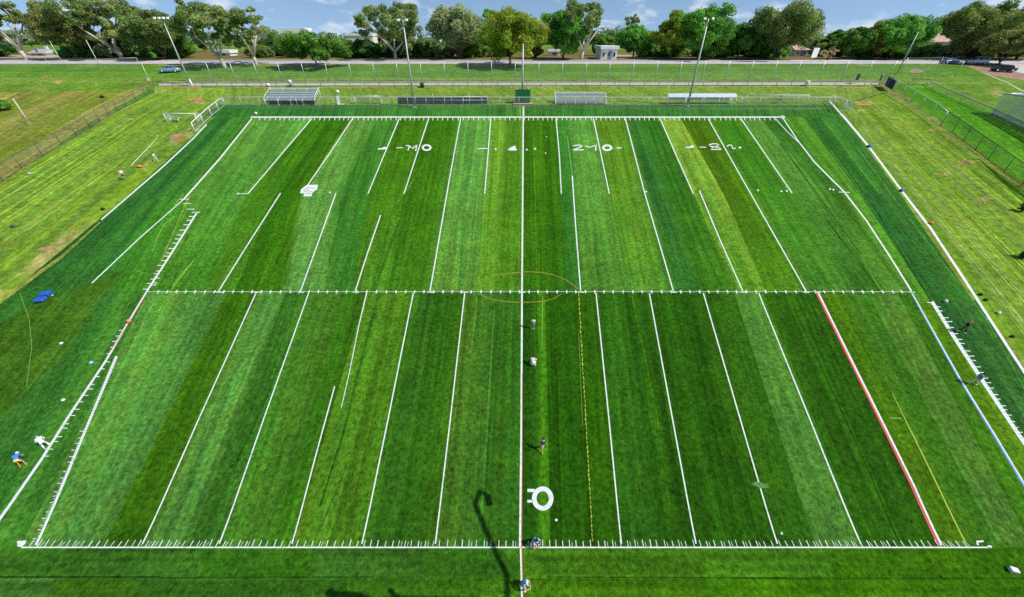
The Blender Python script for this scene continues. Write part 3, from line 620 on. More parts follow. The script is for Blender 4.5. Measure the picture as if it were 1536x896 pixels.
for (x, y) in [(495, 289), (1172, 287.4), (1180, 287), (1245, 284), (1137, 286), (357, 291), (969, 288), (1250, 285)]: nm.disc((x, y), (1.6, 1.2))
nm.build(label='white painted yard numbers and marks')
dk = Sheet('dark_number_strokes', M['darkp'], 0.030)
for p in ([(455, 286), (463, 282), (472, 283)], [(455, 289), (462, 286), (470, 289), (473, 286)], [(458, 291.5), (464, 290), (468, 292)]): dk.line(p, 1.1)
dk.build()
gp = Sheet('pale_stain', M['turf'], 0.026); gp.px([(1124, 726), (1134, 723), (1152, 727), (1154, 732), (1140, 733), (1134, 730)], T(88, 138, 84)); gp.build()
wl = Sheet('cushion_plinth', M['tan'], 0.02)
wl.px([(769, 158.8), (797, 158.8), (795, 154), (772, 154)]); wl.build()

# ------------------------------------------------------------------ fences
def fence(name, pts, H, spacing, label, group=None, link='link', postm='steel', rail=True, pr=0.03, topm=None, mid=False, topr=None, closed=True):
    """pts: world points on the ground, posts every `spacing` metres"""
    P0 = pts[0]; rt = root(name, P0, 0, label, 'fence', group)
    stations = []
    for a, b in zip(pts, pts[1:]):
        n = max(1, int(round((Vector((b.x, b.y, 0)) - Vector((a.x, a.y, 0))).length / spacing)))
        for i in range(n): p = a.lerp(b, i / n); stations.append(Vector((p.x, p.y, g(p.y))))
    stations.append(pts[-1].copy())
    Ls = [p - P0 for p in stations]
    for k, p in enumerate(Ls):
        MB().tube([p + Vector((0, 0, -.15)), p + Vector((0, 0, H + .04))], pr, 6).build('post', M[postm], rt)
    if rail: MB().tube([p + Vector((0, 0, H)) for p in Ls], topr or pr * .8, 5).build('top_rail', M[topm or postm], rt)
    MB().tube([p + Vector((0, 0, .10)) for p in Ls], pr * .5, 4).build('bottom_rail', M[postm], rt)
    if mid: MB().tube([p + Vector((0, 0, H * .5)) for p in Ls], pr * .6, 4).build('middle_rail', M[postm], rt)
    if link:
        mb = MB(); u = 0; uv = []
        for k, p in enumerate(Ls):
            if k: u += (p - Ls[k - 1]).length
            mb.v += [tuple(p + Vector((0, 0.012, .06))), tuple(p + Vector((0, 0.012, H - .02)))]; uv += [(u, 0), (u, H)]
        for k in range(len(Ls) - 1): mb.f.append((2 * k, 2 * k + 2, 2 * k + 3, 2 * k + 1)); mb.sm.append(False)
        mb.build('mesh_panel', M[link], rt, uv)
    return rt
def line_at(y, x0, x1): return [G(x0, y), G(x1, y)]
fa, fb = G(338, 164.5), G(1246, 164.5)
Hf = hgt(G(768, 164.5), 146)
fence('pitch_fence', [fa, fb], Hf, 3.5, 'long low wire fence with a white top rail behind the far line of the pitch', link='link', pr=0.035, topm='wpaint', topr=0.045)
ta, tb = G(285, 123), G(1330, 123)
fence('boundary_fence', [ta, tb], hgt(G(768, 123), 91.5), 5.3, 'tall chain-link fence along the grass bank in front of the road', pr=0.075, topr=0.06)
fence('boundary_fence', [G(1338, 126), G(1352, 118), G(1440, 119)] if False else [G(1350, 111), G(1402, 110), G(1432, 117)], 3.2, 6, 'tall chain-link fence section around the shaded corner near the parked silver car', pr=0.06)
fence('boundary_fence', [G(-40, 104), G(48, 103), G(107, 106), G(157, 105), G(212, 103)], 2.3, 7.6, 'short stretch of thin wire fence below the gum trees at the far left', pr=0.04)
# low rail fence over the pale kerb line
lr = fence('low_rail_fence', [G(238, 130), G(768, 129), G(1318, 128.5)], hgt(G(768, 129), 122.5), 3.3, 'low pale rail fence running along the foot of the grass bank', link='link', postm='dsteel', pr=0.05, topm='kerb', topr=0.06)
cw = Sheet('kerb_path', M['kerb'], 0.008); cw.line([(238, 127.6), (768, 126.2), (1318, 125.8)], 6.5); cw.build()
fence('low_rail_fence', [G(1362, 127), G(1390, 127.5), G(1398, 134), G(1440, 153), G(1490, 176), G(1560, 208)], 1.1, 3.6, 'low pale rail fence curving past the bright lawn on the right', link='link', pr=0.06, topm='kerb', topr=0.10)
# left chain link fence
fence('side_fence', [G(232, 137), G(190, 160), G(136, 193), G(93, 218), G(33, 253), G(-60, 315)], hgt(G(136, 193), 175.5), 3.1, 'dark chain-link fence running along the left side of the verge', link='linkd', postm='dsteel', pr=0.045, topr=0.03)
fence('side_fence', [G(1319, 126), G(1350, 147), G(1410, 188)], hgt(G(1410, 188), 168), 3.6, 'silver chain-link fence on the right with a blue sheet tied at its far end', link='linkd', postm='steel', pr=0.045, topr=0.06)
fence('side_fence', [G(1411, 189), G(1481, 241), G(1560, 302)], hgt(G(1481, 241), 218), 3.4, 'dark lower chain-link fence at the right edge nearest the camera', link='linkd', postm='dsteel', pr=0.05, topr=0.05)
# corner rail of the pitch, far left
cf = [G(293, 198), G(318, 174), G(338, 158)]
fence('corner_rail', cf, 1.45, 3.2, 'white railed mesh fence cutting the far left corner of the pitch', link='link', postm='wpaint', pr=0.06, topr=0.07)

# ------------------------------------------------------------------ light poles
def light_pole(px, py, ty, label, lean=0, r=0.17, head=True, heads=4, m='pole'):
    P = G(px, py); H = hgt(P, ty); rt = root('light_pole', P, 0, label, 'light pole', 'floodlight poles around the pitch')
    MB().tube([(0, 0, 0), (0, 0, H)], [r, r * .55], 10).build('pole', M[m], rt)
    MB().box((0, 0, .09), (.65, .65, .18), bev=.03).build('base_plate', M['concrete'], rt)
    if head:
        W_ = 2.6 if heads == 4 else 1.4
        MB().tube([(-W_ / 2, 0, H - .2), (W_ / 2, 0, H - .2)], .05, 6).build('crossarm', M['dsteel'], rt)
        for i in range(heads):
            x = -W_ / 2 + W_ * (i + .0) / (heads - 1)
            Mx = Matrix.Translation((x, -.22, H - .05)) @ Matrix.Rotation(R(-35), 4, 'X')
            b = MB(); b.box((0, 0, 0), (.5, .16, .42), bev=.04); b.v = [tuple(Mx @ Vector(v)) for v in b.v]; lm_ = b.build('floodlight', M['steel'], rt)
            c = MB(); c.box((0, -.09, 0), (.42, .02, .34)); c.v = [tuple(Mx @ Vector(v)) for v in c.v]; c.build('lens', M['lamp'], lm_)
    return rt
light_pole(287, 130, 27, 'far left grey floodlight pole with a wide lamp cluster beside the blue car', heads=4)
light_pole(622, 162, 30, 'grey floodlight pole rising between the bleacher and the dark bench screen', r=.2, heads=2)
light_pole(783.5, 152, 66, 'thick straight grey pole standing at the green cabinet', r=.22, head=False)
light_pole(1031, 160, 28, 'grey floodlight pole in front of the white roofed bench', r=.2, heads=2)
light_pole(1345, 112, 48, 'slim pale pole on the bank behind the right corner', r=.15, head=False)
# thin utility posts
for (a, b, t, lb) in [(153, 105, 60, 'thin pale post under the gum trees left of the car'), (92, 92, 62, 'thin pale post near the left end of the road'), (45, 186, 148, 'slim white pole alone on the dry lawn left of the dark fence'), (232, 137, 92, 'slim grey post at the left fence corner carrying a red and white sign')]:
    P = G(a, b); H = hgt(P, t); rt = root('post', P, 0, lb, 'post'); MB().tube([(0, 0, 0), (0, 0, H)], [.07, .05], 8).build('shaft', M['wpaint' if a != 232 else 'steel'], rt); MB().box((0, 0, .05), (.35, .35, .1), bev=.02).build('foot', M['concrete'], rt)
P = G(232, 137); rt = root('warning_sign', P + Vector((-.05, -.1, hgt(P, 122))), 0, 'red and white sign fixed to the slim corner post at the left', 'sign')
MB().box((0, 0, .35), (.55, .03, .55), bev=.01).build('upper_panel', M['wpaint'], rt); MB().box((0, 0, -.2), (.5, .03, .5), bev=.01).build('lower_panel', M['pinkcloth'], rt)

# ------------------------------------------------------------------ benches, stands and goals behind the far line
def place(px0, px1, py):                                       # centre point, length in metres
    a, b = G(px0, py), G(px1, py); return (a + b) / 2, (b - a).length
def bleacher(px0, px1, py, ty, rows, label, raised=1.0, cat='bleacher'):
    c, L_ = place(px0, px1, py); H = hgt(c, ty) * .93; rt = root('bleacher', c, 0, label, cat)
    dep = 0.62 * rows; z0 = H * (1 - 1 / 1.0 * .62) * raised
    for i in range(rows):
        y = .2 + dep * i / rows; z = z0 + (H - z0) * i / max(1, rows - 1)
        MB().box((0, y, z), (L_, .28, .05), bev=.01).build('seat_plank', M['alu'], rt)
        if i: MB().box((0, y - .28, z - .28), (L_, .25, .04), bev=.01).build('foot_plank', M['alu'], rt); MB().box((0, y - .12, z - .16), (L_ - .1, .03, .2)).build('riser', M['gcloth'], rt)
    MB().box((0, dep + .12, H + .22), (L_, .04, .16), bev=.01).build('back_rail', M['wpaint'], rt)
    n = max(3, int(L_ / 2))
    for k in range(n + 1):
        x = -L_ / 2 + .06 + (L_ - .12) * k / n; f = MB()
        f.tube([(x, .05, 0), (x, .05, z0 + .1)], .03, 5); f.tube([(x, .05, z0 - .06), (x, dep, H - .06)], .03, 5); f.tube([(x, dep, 0), (x, dep, H + .3)], .03, 5); f.tube([(x, .05, .05), (x, dep, .05)], .03, 5); f.tube([(x, .05, .1), (x, dep, z0 + .2)], .02, 4)
        f.build('support_frame', M['wpaint'], rt)
    for s in (-1, 1):
        e = MB(); x = s * (L_ / 2 + .03); e.tube([(x, 0, z0 + .5), (x, dep + .1, H + .45), (x, dep + .1, 0)], .05, 6); e.tube([(x, 0, z0 + .5), (x, -.25, 0)], .05, 6); e.build('end_rail', M['wpaint'], rt)
    e = MB(); e.box((0, dep * .25, z0 * .5), (L_ * .96, .04, z0 * .8)); e.build('painted_shade', M['shade'], rt)  # dark sheet standing in for the shade beneath the seats
    return rt
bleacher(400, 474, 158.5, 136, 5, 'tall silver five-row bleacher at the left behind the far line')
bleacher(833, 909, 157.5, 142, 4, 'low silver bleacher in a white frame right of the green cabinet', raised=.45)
def roofed_bench(px0, px1, py, ty, label):
    c, L_ = place(px0, px1, py); H = hgt(c, ty); rt = root('roofed_bench', c, 0, label, 'bench')
    r_ = MB(); Mx = Matrix.Rotation(R(-28), 4, 'X')
    r_.box((0, .62, H - .36), (L_ + .1, 1.0, .06), M=Matrix.Rotation(R(33), 4, 'X'), bev=.02); r_.build('roof_panel', M['alu'], rt)
    for z in (.45, .75): MB().box((0, .75 + (z - .45), z), (L_ - .6, .34, .05), bev=.01).build('seat', M['alu'], rt)
    MB().box((0, 1.25, 1.0), (L_ - .3, .04, .4), bev=.01).build('backrest', M['wpaint'], rt)
    n = 4
    for k in range(n + 1):
        x = -L_ / 2 + .1 + (L_ - .2) * k / n; f = MB(); f.tube([(x, .05, 0), (x, .1, H - .72)], .05, 6); f.tube([(x, 1.3, 0), (x, 1.15, H - .1)], .05, 6); f.tube([(x, .05, .08), (x, 1.3, .08)], .04, 6); f.build('support_frame', M['wpaint'], rt)
    return rt
roofed_bench(1001, 1103, 157.5, 140.5, 'long bench under a sloped silver roof right of the floodlight pole')
# screened players' bench, dark
c, L_ = place(597, 731, 157); H = hgt(c, 145); rt = root('screened_bench', c, 0, 'long players bench behind a charcoal shade screen left of the green cabinet', 'bench')
MB().box((-L_ * .1, .5, .48), (L_ * .75, .4, .05), bev=.01).build('seat', M['alu'], rt); MB().box((0, .05, H * .5), (L_, .04, H * .82), bev=.01).build('screen', M['shade'], rt)
for k in range(6):
    x = -L_ / 2 + L_ * k / 5; MB().tube([(x, 0, 0), (x, 0, H + (.5 if k in (2, 4) else 0))], .045, 6).build('post', M['wpaint' if k == 4 else 'steel'], rt)
MB().tube([(-L_ / 2, 0, H), (L_ / 2, 0, H)], .035, 6).build('top_rail', M['alu'], rt); MB().tube([(-L_ / 2, -.02, H * .55), (L_ / 2, -.02, H * .55)], .03, 6).build('middle_rail', M['alu'], rt)
for k in range(3):
    x = -L_ * .35 + k * L_ * .28; MB().box((x, .5, .22), (.06, .35, .44)).build('seat_leg', M['steel'], rt)
def goal(P, L_, H, D, rz, label, r=.06, nm_='soccer_goal', net='net', group=None):
    rt = root(nm_, P, rz, label, 'goal', group)
    for s in (-1, 1):
        MB().tube([(s * L_ / 2, 0, 0), (s * L_ / 2, 0, H)], r, 8).build('goalpost', M['wpaint'], rt)
        f = MB(); f.tube([(s * L_ / 2, 0, H), (s * L_ / 2, D * .35, H), (s * L_ / 2, D, .04), (s * L_ / 2, 0, .04)], r * .6, 6); f.build('side_frame', M['wpaint'], rt)
    MB().tube([(-L_ / 2, 0, H), (L_ / 2, 0, H)], r, 8).build('crossbar', M['wpaint'], rt); MB().tube([(-L_ / 2, D, .05), (L_ / 2, D, .05)], r * .6, 6).build('back_bar', M['wpaint'], rt)
    mb = MB(); prof = [(0, H), (D * .35, H), (D, .04)]; uv = []; u = 0
    for i, (y, z) in enumerate(prof):
        if i: u += math.hypot(y - prof[i - 1][0], z - prof[i - 1][1])
        mb.v += [(-L_ / 2, y, z), (L_ / 2, y, z)]; uv += [(0, u), (L_, u)]
    mb.f = [(0, 1, 3, 2), (2, 3, 5, 4)]; mb.sm = [True] * 2; b0 = 6
    for s in (-1, 1):
        for (y, z) in [(0, H), (D * .35, H), (D, .04), (0, .04)]: mb.v.append((s * L_ / 2, y, z)); uv.append((y, z))
        mb.f.append((b0, b0 + 1, b0 + 2, b0 + 3)); mb.sm.append(False); b0 += 4
    mb.build('net', M[net], rt, uv); return rt
c, L_ = place(1117, 1209, 156.5); goal(c, L_, hgt(c, 143), 1.5, 0, 'wide white goal frame at the right end behind the far line', nm_='training_goal')
c, L_ = place(533, 571, 156.5); goal(c, L_, hgt(c, 144.5), 1.3, 0, 'narrow white goal frame standing right of the tall bleacher', nm_='training_goal')
a, b = G(1243, 153.5), G(1262, 171); rzz = math.atan2((b - a).y, (b - a).x); goal((a + b) / 2, (b - a).length, 1.7, 1.6, rzz + math.pi * 0, 'small white goal at the right corner of the turf', nm_='corner_goal')
a, b = G(252, 183), G(296, 184); goal((a + b) / 2 + Vector((0, 0, 0)), (b - a).length, hgt(a, 170), 2.0, 0, 'white goal frame on the left verge beside the corner rail', nm_='soccer_goal')
# white board with dark slats by the left goal
c = G(263, 184); rt = root('small_bench', c, R(-8), 'small white slatted bench in front of the left goal', 'bench')
for i in range(3): MB().box((0, .1 + i * .22, .55 + i * .12), (1.7, .14, .04), bev=.01).build('slat', M['shade' if i == 1 else 'wpaint'], rt)
for s in (-1, 1): MB().tube([(s * .85, 0, 0), (s * .85, 0, .55), (s * .85, .6, .85), (s * .85, .6, 0)], .045, 6).build('leg', M['wpaint'], rt)
# leaning white board
c = G(511, 157); rt = root('white_board', c, 0, 'upright white board leaning at the left of the narrow goal', 'board')
MB().box((-.35, .1, .75), (.55, .06, 1.5), M=Matrix.Rotation(R(-12), 4, 'X'), bev=.02).build('panel', M['wpaint'], rt); MB().box((0, 0, .04), (1.3, .5, .08), bev=.02).build('foot', M['wpaint'], rt)
# green cabinet
c, L_ = place(773, 795, 156); c = c + Vector((0, .4, 0)); c.z = g(c.y); H = hgt(c, 135); rt = root('equipment_cabinet', c, 0, 'green metal cabinet standing on a pale slab behind the halfway line', 'cabinet')
MB().box((0, 0, H / 2 + .1), (L_, .9, H - .2), bev=.03).build('body', M['gbox'], rt)
for s in (-1, 1):
    d_ = MB().box((s * L_ / 4, -.465, H / 2 + .1), (L_ / 2 - .08, .03, H - .4), bev=.01).build('door', M['gbox'], rt); MB().box((s * .1, -.49, H / 2 + .1), (.03, .03, .25)).build('handle', M['steel'], d_)
MB().box((0, 0, H + .03), (L_ + .12, 1.02, .07), bev=.02).build('lid', M['gbox'], rt)
for s in (-1, 1): MB().box((s * (L_ / 2 - .3), -.1, H + .12), (.3, .3, .1), bev=.02).build('lamp_cap', M['wpaint'], rt)
MB().box((0, -.5, .02), (L_ + 1.0, 2.0, .14), bev=.03).build('slab', M['tan'], rt)
# bins and odd boxes along the path
def bin_(px, py, ty, w, mname, label, lid=None):
    c = G(px, py); H = hgt(c, ty); rt = root('litter_bin', c, 0, label, 'bin'); w = w * depth(c) / FPX
    f = MB(); n = 12; secs = [[(w / 2 * k_ * math.cos(2 * math.pi * j / n), w / 2 * k_ * math.sin(2 * math.pi * j / n), z) for j in range(n)] for k_, z in ((.82, 0), (.95, H * .6), (1, H * .86))]
    f.loft(secs); f.build('body', M[mname], rt); MB().ball((0, 0, H * .87), (w / 2 * 1.06, w / 2 * 1.06, H * .14), 12, 6).build('lid', M[lid or mname], rt)
bin_(633.5, 131.5, 124, 6, 'dgreen', 'dark green litter bin beside the low rail fence'); bin_(437, 130, 120, 5, 'pole', 'tall grey rounded bin behind the tall bleacher', 'wpaint')
bin_(1209, 129.5, 121, 6, 'wpaint', 'white bin with dark side at the right part of the low rail fence', 'wpaint')
def sack(px, py, w, h, mname, label, cat, name, n=2, seed=1):
    c = G(px, py); s = depth(c) / FPX; w *= s; h *= s; q = random.Random(seed); b = MB()
    rt = root(name, c, q.uniform(-.5, .5), label, cat)
    n_, m_ = 12, 7; b.ball((0, 0, h * .42), (w / 2, w * .33, h / 2), n_, m_)
    b.v = [(v[0] * (1 + .12 * math.sin(5 * v[2] / h + 3 * v[1] / w)), v[1] * (1 + .15 * math.cos(4 * v[0] / w)), max(0.0, v[2])) for v in b.v]; b.build('body', M[mname], rt)
    t = MB(); t.tube([(-w * .2, 0, h * .85), (-w * .1, 0, h * 1.05), (w * .1, 0, h * 1.05), (w * .2, 0, h * .85)], w * .03 + .01, 5); t.build('handle', M['gcloth' if mname != 'black' else 'dsteel'], rt); return rt
sack(403, 130, 6, 5, 'wcloth', 'white bag lying by the low rail fence left of the grey bin', 'bag', 'bag', seed=1)
sack(507, 140, 4.5, 5, 'wcloth', 'white bag on the grass just above the upright white board', 'bag', 'bag', seed=2)
sack(288.5, 130, 4, 11, 'wpaint', 'white covered bollard next to the far left floodlight pole', 'bollard', 'bollard', seed=3)
# dark sign boards on posts
def signboard(px, py, ty, w, h, label, m='black'):
    c = G(px, py); s = depth(c) / FPX; H = hgt(c, ty); rt = root('sign_board', c, R(20), label, 'sign')
    MB().tube([(0, 0, 0), (0, 0, H - .1)], .05, 6).build('post', M['wpaint'], rt); MB().box((0, -.06, H - h * s / 2), (w * s, .05, h * s), bev=.02).build('panel', M[m], rt)
signboard(1282, 126, 111, 7, 8, 'dark square board on a white post near the right end of the bank'); signboard(1318, 124, 112, 5, 8, 'dark narrow board behind the blue sheet at the right fence corner', 'dgreen')
signboard(1218, 92, 72, 12, 12, 'white notice board by the road left of the bare shrub', 'wpaint')
c = G(1166, 155); rt = root('folding_chair', c, R(200), 'black folding chair standing inside the wide white goal', 'chair')
MB().box((0, 0, .5), (.55, .5, .05), bev=.01).build('seat', M['black'], rt); MB().box((0, .27, 1.0), (.55, .05, .85), bev=.01).build('backrest', M['black'], rt)
for sx in (-1, 1):
    for sy in (-1, 1): MB().tube([(sx * .25, sy * .22, 0), (sx * .25, -sy * .05 if False else sy * .2, .5)], .018, 5).build('leg', M['steel'], rt)
# blue sheet on right fence
a, b = G(1326, 131), G(1337, 138); rt = root('blue_sheet', a, 0, 'blue sheet tied to the far end of the silver right fence', 'sheet')
f = MB(); n = 8; uvv = []
for i in range(n + 1):
    p = (b - a) * (i / n); off = Vector((-.10, -.06 - .05 * math.sin(i * 2.1), 0))
    for z in (.35, 1.2, 2.2): f.v.append(tuple(p + off + Vector((0, .04 * math.sin(i + z * 3), z))))
for i in range(n):
    for k in range(2): f.f.append((i * 3 + k, i * 3 + 3 + k, i * 3 + 4 + k, i * 3 + 1 + k)); f.sm.append(True)
o_ = f.build('cloth', M['navy'], rt); sm_ = o_.modifiers.new('thick', 'SOLIDIFY'); sm_.thickness = .02
# netted cage on the right
a, b = G(1487, 172), G(1600, 222); Lc = (b - a).length; rz_ = math.atan2((b - a).y, (b - a).x)
Hc = hgt(a, 141); rt = root('netted_cage', a, rz_, 'tall netted cage with a pale frame at the right edge of the photograph', 'cage')
f = 3.2
for (x, y) in ((0, 0), (Lc / 2, 0), (Lc, 0), (0, f), (Lc / 2, f), (Lc, f)):
    wz = g((a + Matrix.Rotation(rz_, 4, 'Z') @ Vector((x, y, 0))).y) - a.z; MB().tube([(x, y, wz), (x, y, Hc)], .06, 8).build('post', M['alu'], rt)
for pts in ([(0, 0, Hc), (Lc, 0, Hc)], [(0, f, Hc), (Lc, f, Hc)], [(0, 0, Hc), (0, f, Hc)], [(Lc, 0, Hc), (Lc, f, Hc)], [(0, 0, .25), (Lc, 0, .25 + g(b.y) - g(a.y))]): MB().tube(pts, .13, 8).build('rail', M['alu'], rt)
mb = MB(); zb = g(b.y) - g(a.y); mb.v = [(0, 0, .25), (Lc, 0, .25 + zb), (Lc, 0, Hc), (0, 0, Hc), (0, f, Hc), (Lc, f, Hc), (0, f, .3), (Lc, f, .3 + zb)]; mb.f = [(0, 1, 2, 3), (3, 2, 5, 4), (4, 5, 7, 6)]; mb.sm = [False] * 3
mb.build('net', M['netgreen'], rt, [(0, 0), (Lc, 0), (Lc, Hc), (0, Hc), (0, Hc + f), (Lc, Hc + f), (0, 2 * Hc + f), (Lc, 2 * Hc + f)])

# ------------------------------------------------------------------ things on the pitch
c = G(67, 447); s = depth(c) / FPX
mv = G(76, 437) - G(59, 456); rt = root('folded_mat', c, math.atan2(mv.y, mv.x), 'blue folded vinyl mat lying on the turf at the far left', 'mat')
MB().box((-.42, 0, .09), (.74, .85, .30), bev=.09).build('pad', M['blue'], rt); rt.scale = (1.0, 1.0, 1.1); MB().box((.44, .08, .20), (.74, .85, .36), rz=R(7), bev=.05).build('pad', M['blue'], rt)
MB().box((0, 0, .15), (.08, .9, .05), bev=.01).build('hinge', M['navy'], rt); MB().box((.3, -.56, .05), (.24, .16, .08), bev=.02).build('strap', M['wcloth'], rt)
def ball(px, py, r, m, label):
    c = G(px, py); rt = root('ball', c, 0, label, 'ball'); MB().ball((0, 0, r), r, 14, 10).build('shell', M[m], rt); MB().tube([(r * 1.0 * math.cos(a_ / 8 * math.pi), r * 1.0 * math.sin(a_ / 8 * math.pi) * .6, r + r * .82 * math.sin(a_ / 8 * math.pi)) for a_ in range(9)], .006, 4).build('seam', M['gcloth'], rt)
ball(195, 484, .19, 'pinkcloth', 'coral red ball on the grey left sideline'); ball(1417, 454, .17, 'wcloth', 'white ball beside the top of the wide ticked line on the right')
def cone(px, py, m, label, k=1.0):
    c = G(px, py); rt = root('marker_cone', c, 0, label, 'cone', 'small markers lying on the turf'); f = MB(); n = 12
    f.loft([[(r_ * k * math.cos(2 * math.pi * j / n), r_ * k * math.sin(2 * math.pi * j / n), z * k) for j in range(n)] for r_, z in ((.16, 0), (.15, .02), (.05, .10))]); f.build('body', M[m], rt); f = MB(); f.loft([[(r_ * k * math.cos(2 * math.pi * j / n), r_ * k * math.sin(2 * math.pi * j / n), z * k) for j in range(n)] for r_, z in ((.052, .1), (.03, .115))]); f.build('rim', M['wcloth'], rt)
for x, y, m, lb, k in [(92, 515, 'wcloth', 'white flat marker on the dark turf below the blue mat', 1), (137, 544, 'lbcloth', 'pale blue marker left of the grey sideline', 1.1), (95, 600, 'wcloth', 'whitish marker on the left turf above the white-clad person', .9), (1172, 800, 'wcloth', 'tiny white marker near the lower end of a yard line', .01 + .5),
        (834, 780, 'wcloth', 'small white marker right of the ring mark', .6), (556, 190, 'wcloth', 'small white marker by the far line', .7)][:5]: cone(x, y, m, lb, k)
c = G(1518, 857); rt = root('storage_box', c, R(-18), 'white lidded box at the bottom right corner of the turf', 'box'); MB().box((0, 0, .11), (.36, .26, .22), bev=.03).build('body', M['wpaint'], rt); MB().box((0, 0, .235), (.39, .29, .05), bev=.02).build('lid', M['wpaint'], rt)
for x, y, m, lb, sd_ in [(1303, 221, 'blue', 'blue bag on the outer line high on the right'), (1352, 287, 'blue', 'blue bag on the outer line further down the right')] and [(1303, 221, 'blue', 'small blue bag on the outer line highest on the right', 1), (1352, 287, 'blue', 'larger blue bag on the outer line midway down the right', 2), (1396, 336, 'ocloth', 'orange and dark bundle just right of the outer line', 3),
        (1470, 443, 'black', 'small black bag beside the outer line, upper of the three dark ones', 4), (1478, 451, 'black', 'black bag with a white strap below the upper black one', 5), (1497, 470, 'wcloth', 'small pale bag below the two black ones by the outer line', 6), (210, 251, 'ocloth', 'orange bag on the left verge between the white figures', 7),
        (152 + 3, 315, 'black', 'black bag at the lower end of the left outer line', 8), (20, 341, 'dsteel', 'dark crate-like bag at the left edge of the verge', 9), (1518, 506, 'black', 'black bag on the lime verge by the right edge', 10), (154, 147, 'black', 'black bag lying on the dry lawn beyond the left fence', 11), (45, 262, 'pole', 'grey bag by the left fence', 12)]:  # the black one on the lime verge replaces a shadow of unseen things
    sack(x, y, 8 if sd_ in (2, 7) else 6.5, 3.8, m, lb, 'bag', 'sports_bag', seed=sd_)
c = G(441, 172) if False else G(384, 171); sack(384.5, 172, 5, 4, 'wcloth', 'white bundle just above the far left corner of the line', 'bag', 'sports_bag', seed=21)
# thin white post lying / corner flag on the left verge
c = G(237, 207); d_ = G(197, 249); rt = root('boundary_rope', c, 0, 'thin pale rope stretched over the left verge', 'rope'); f = MB(); L0 = d_ - c
f.tube([(0, 0, .06)] + [tuple(L0 * t + Vector((0, 0, .06 + g((c + L0 * t).y) - (c + L0 * t).z))) for t in (.25, .5, .75, 1)], .035, 5); f.build('strand', M['wcloth'], rt); MB().tube([(0, 0, 0), (.0, 0, .5)], .03, 6).build('peg', M['wpaint'], rt)

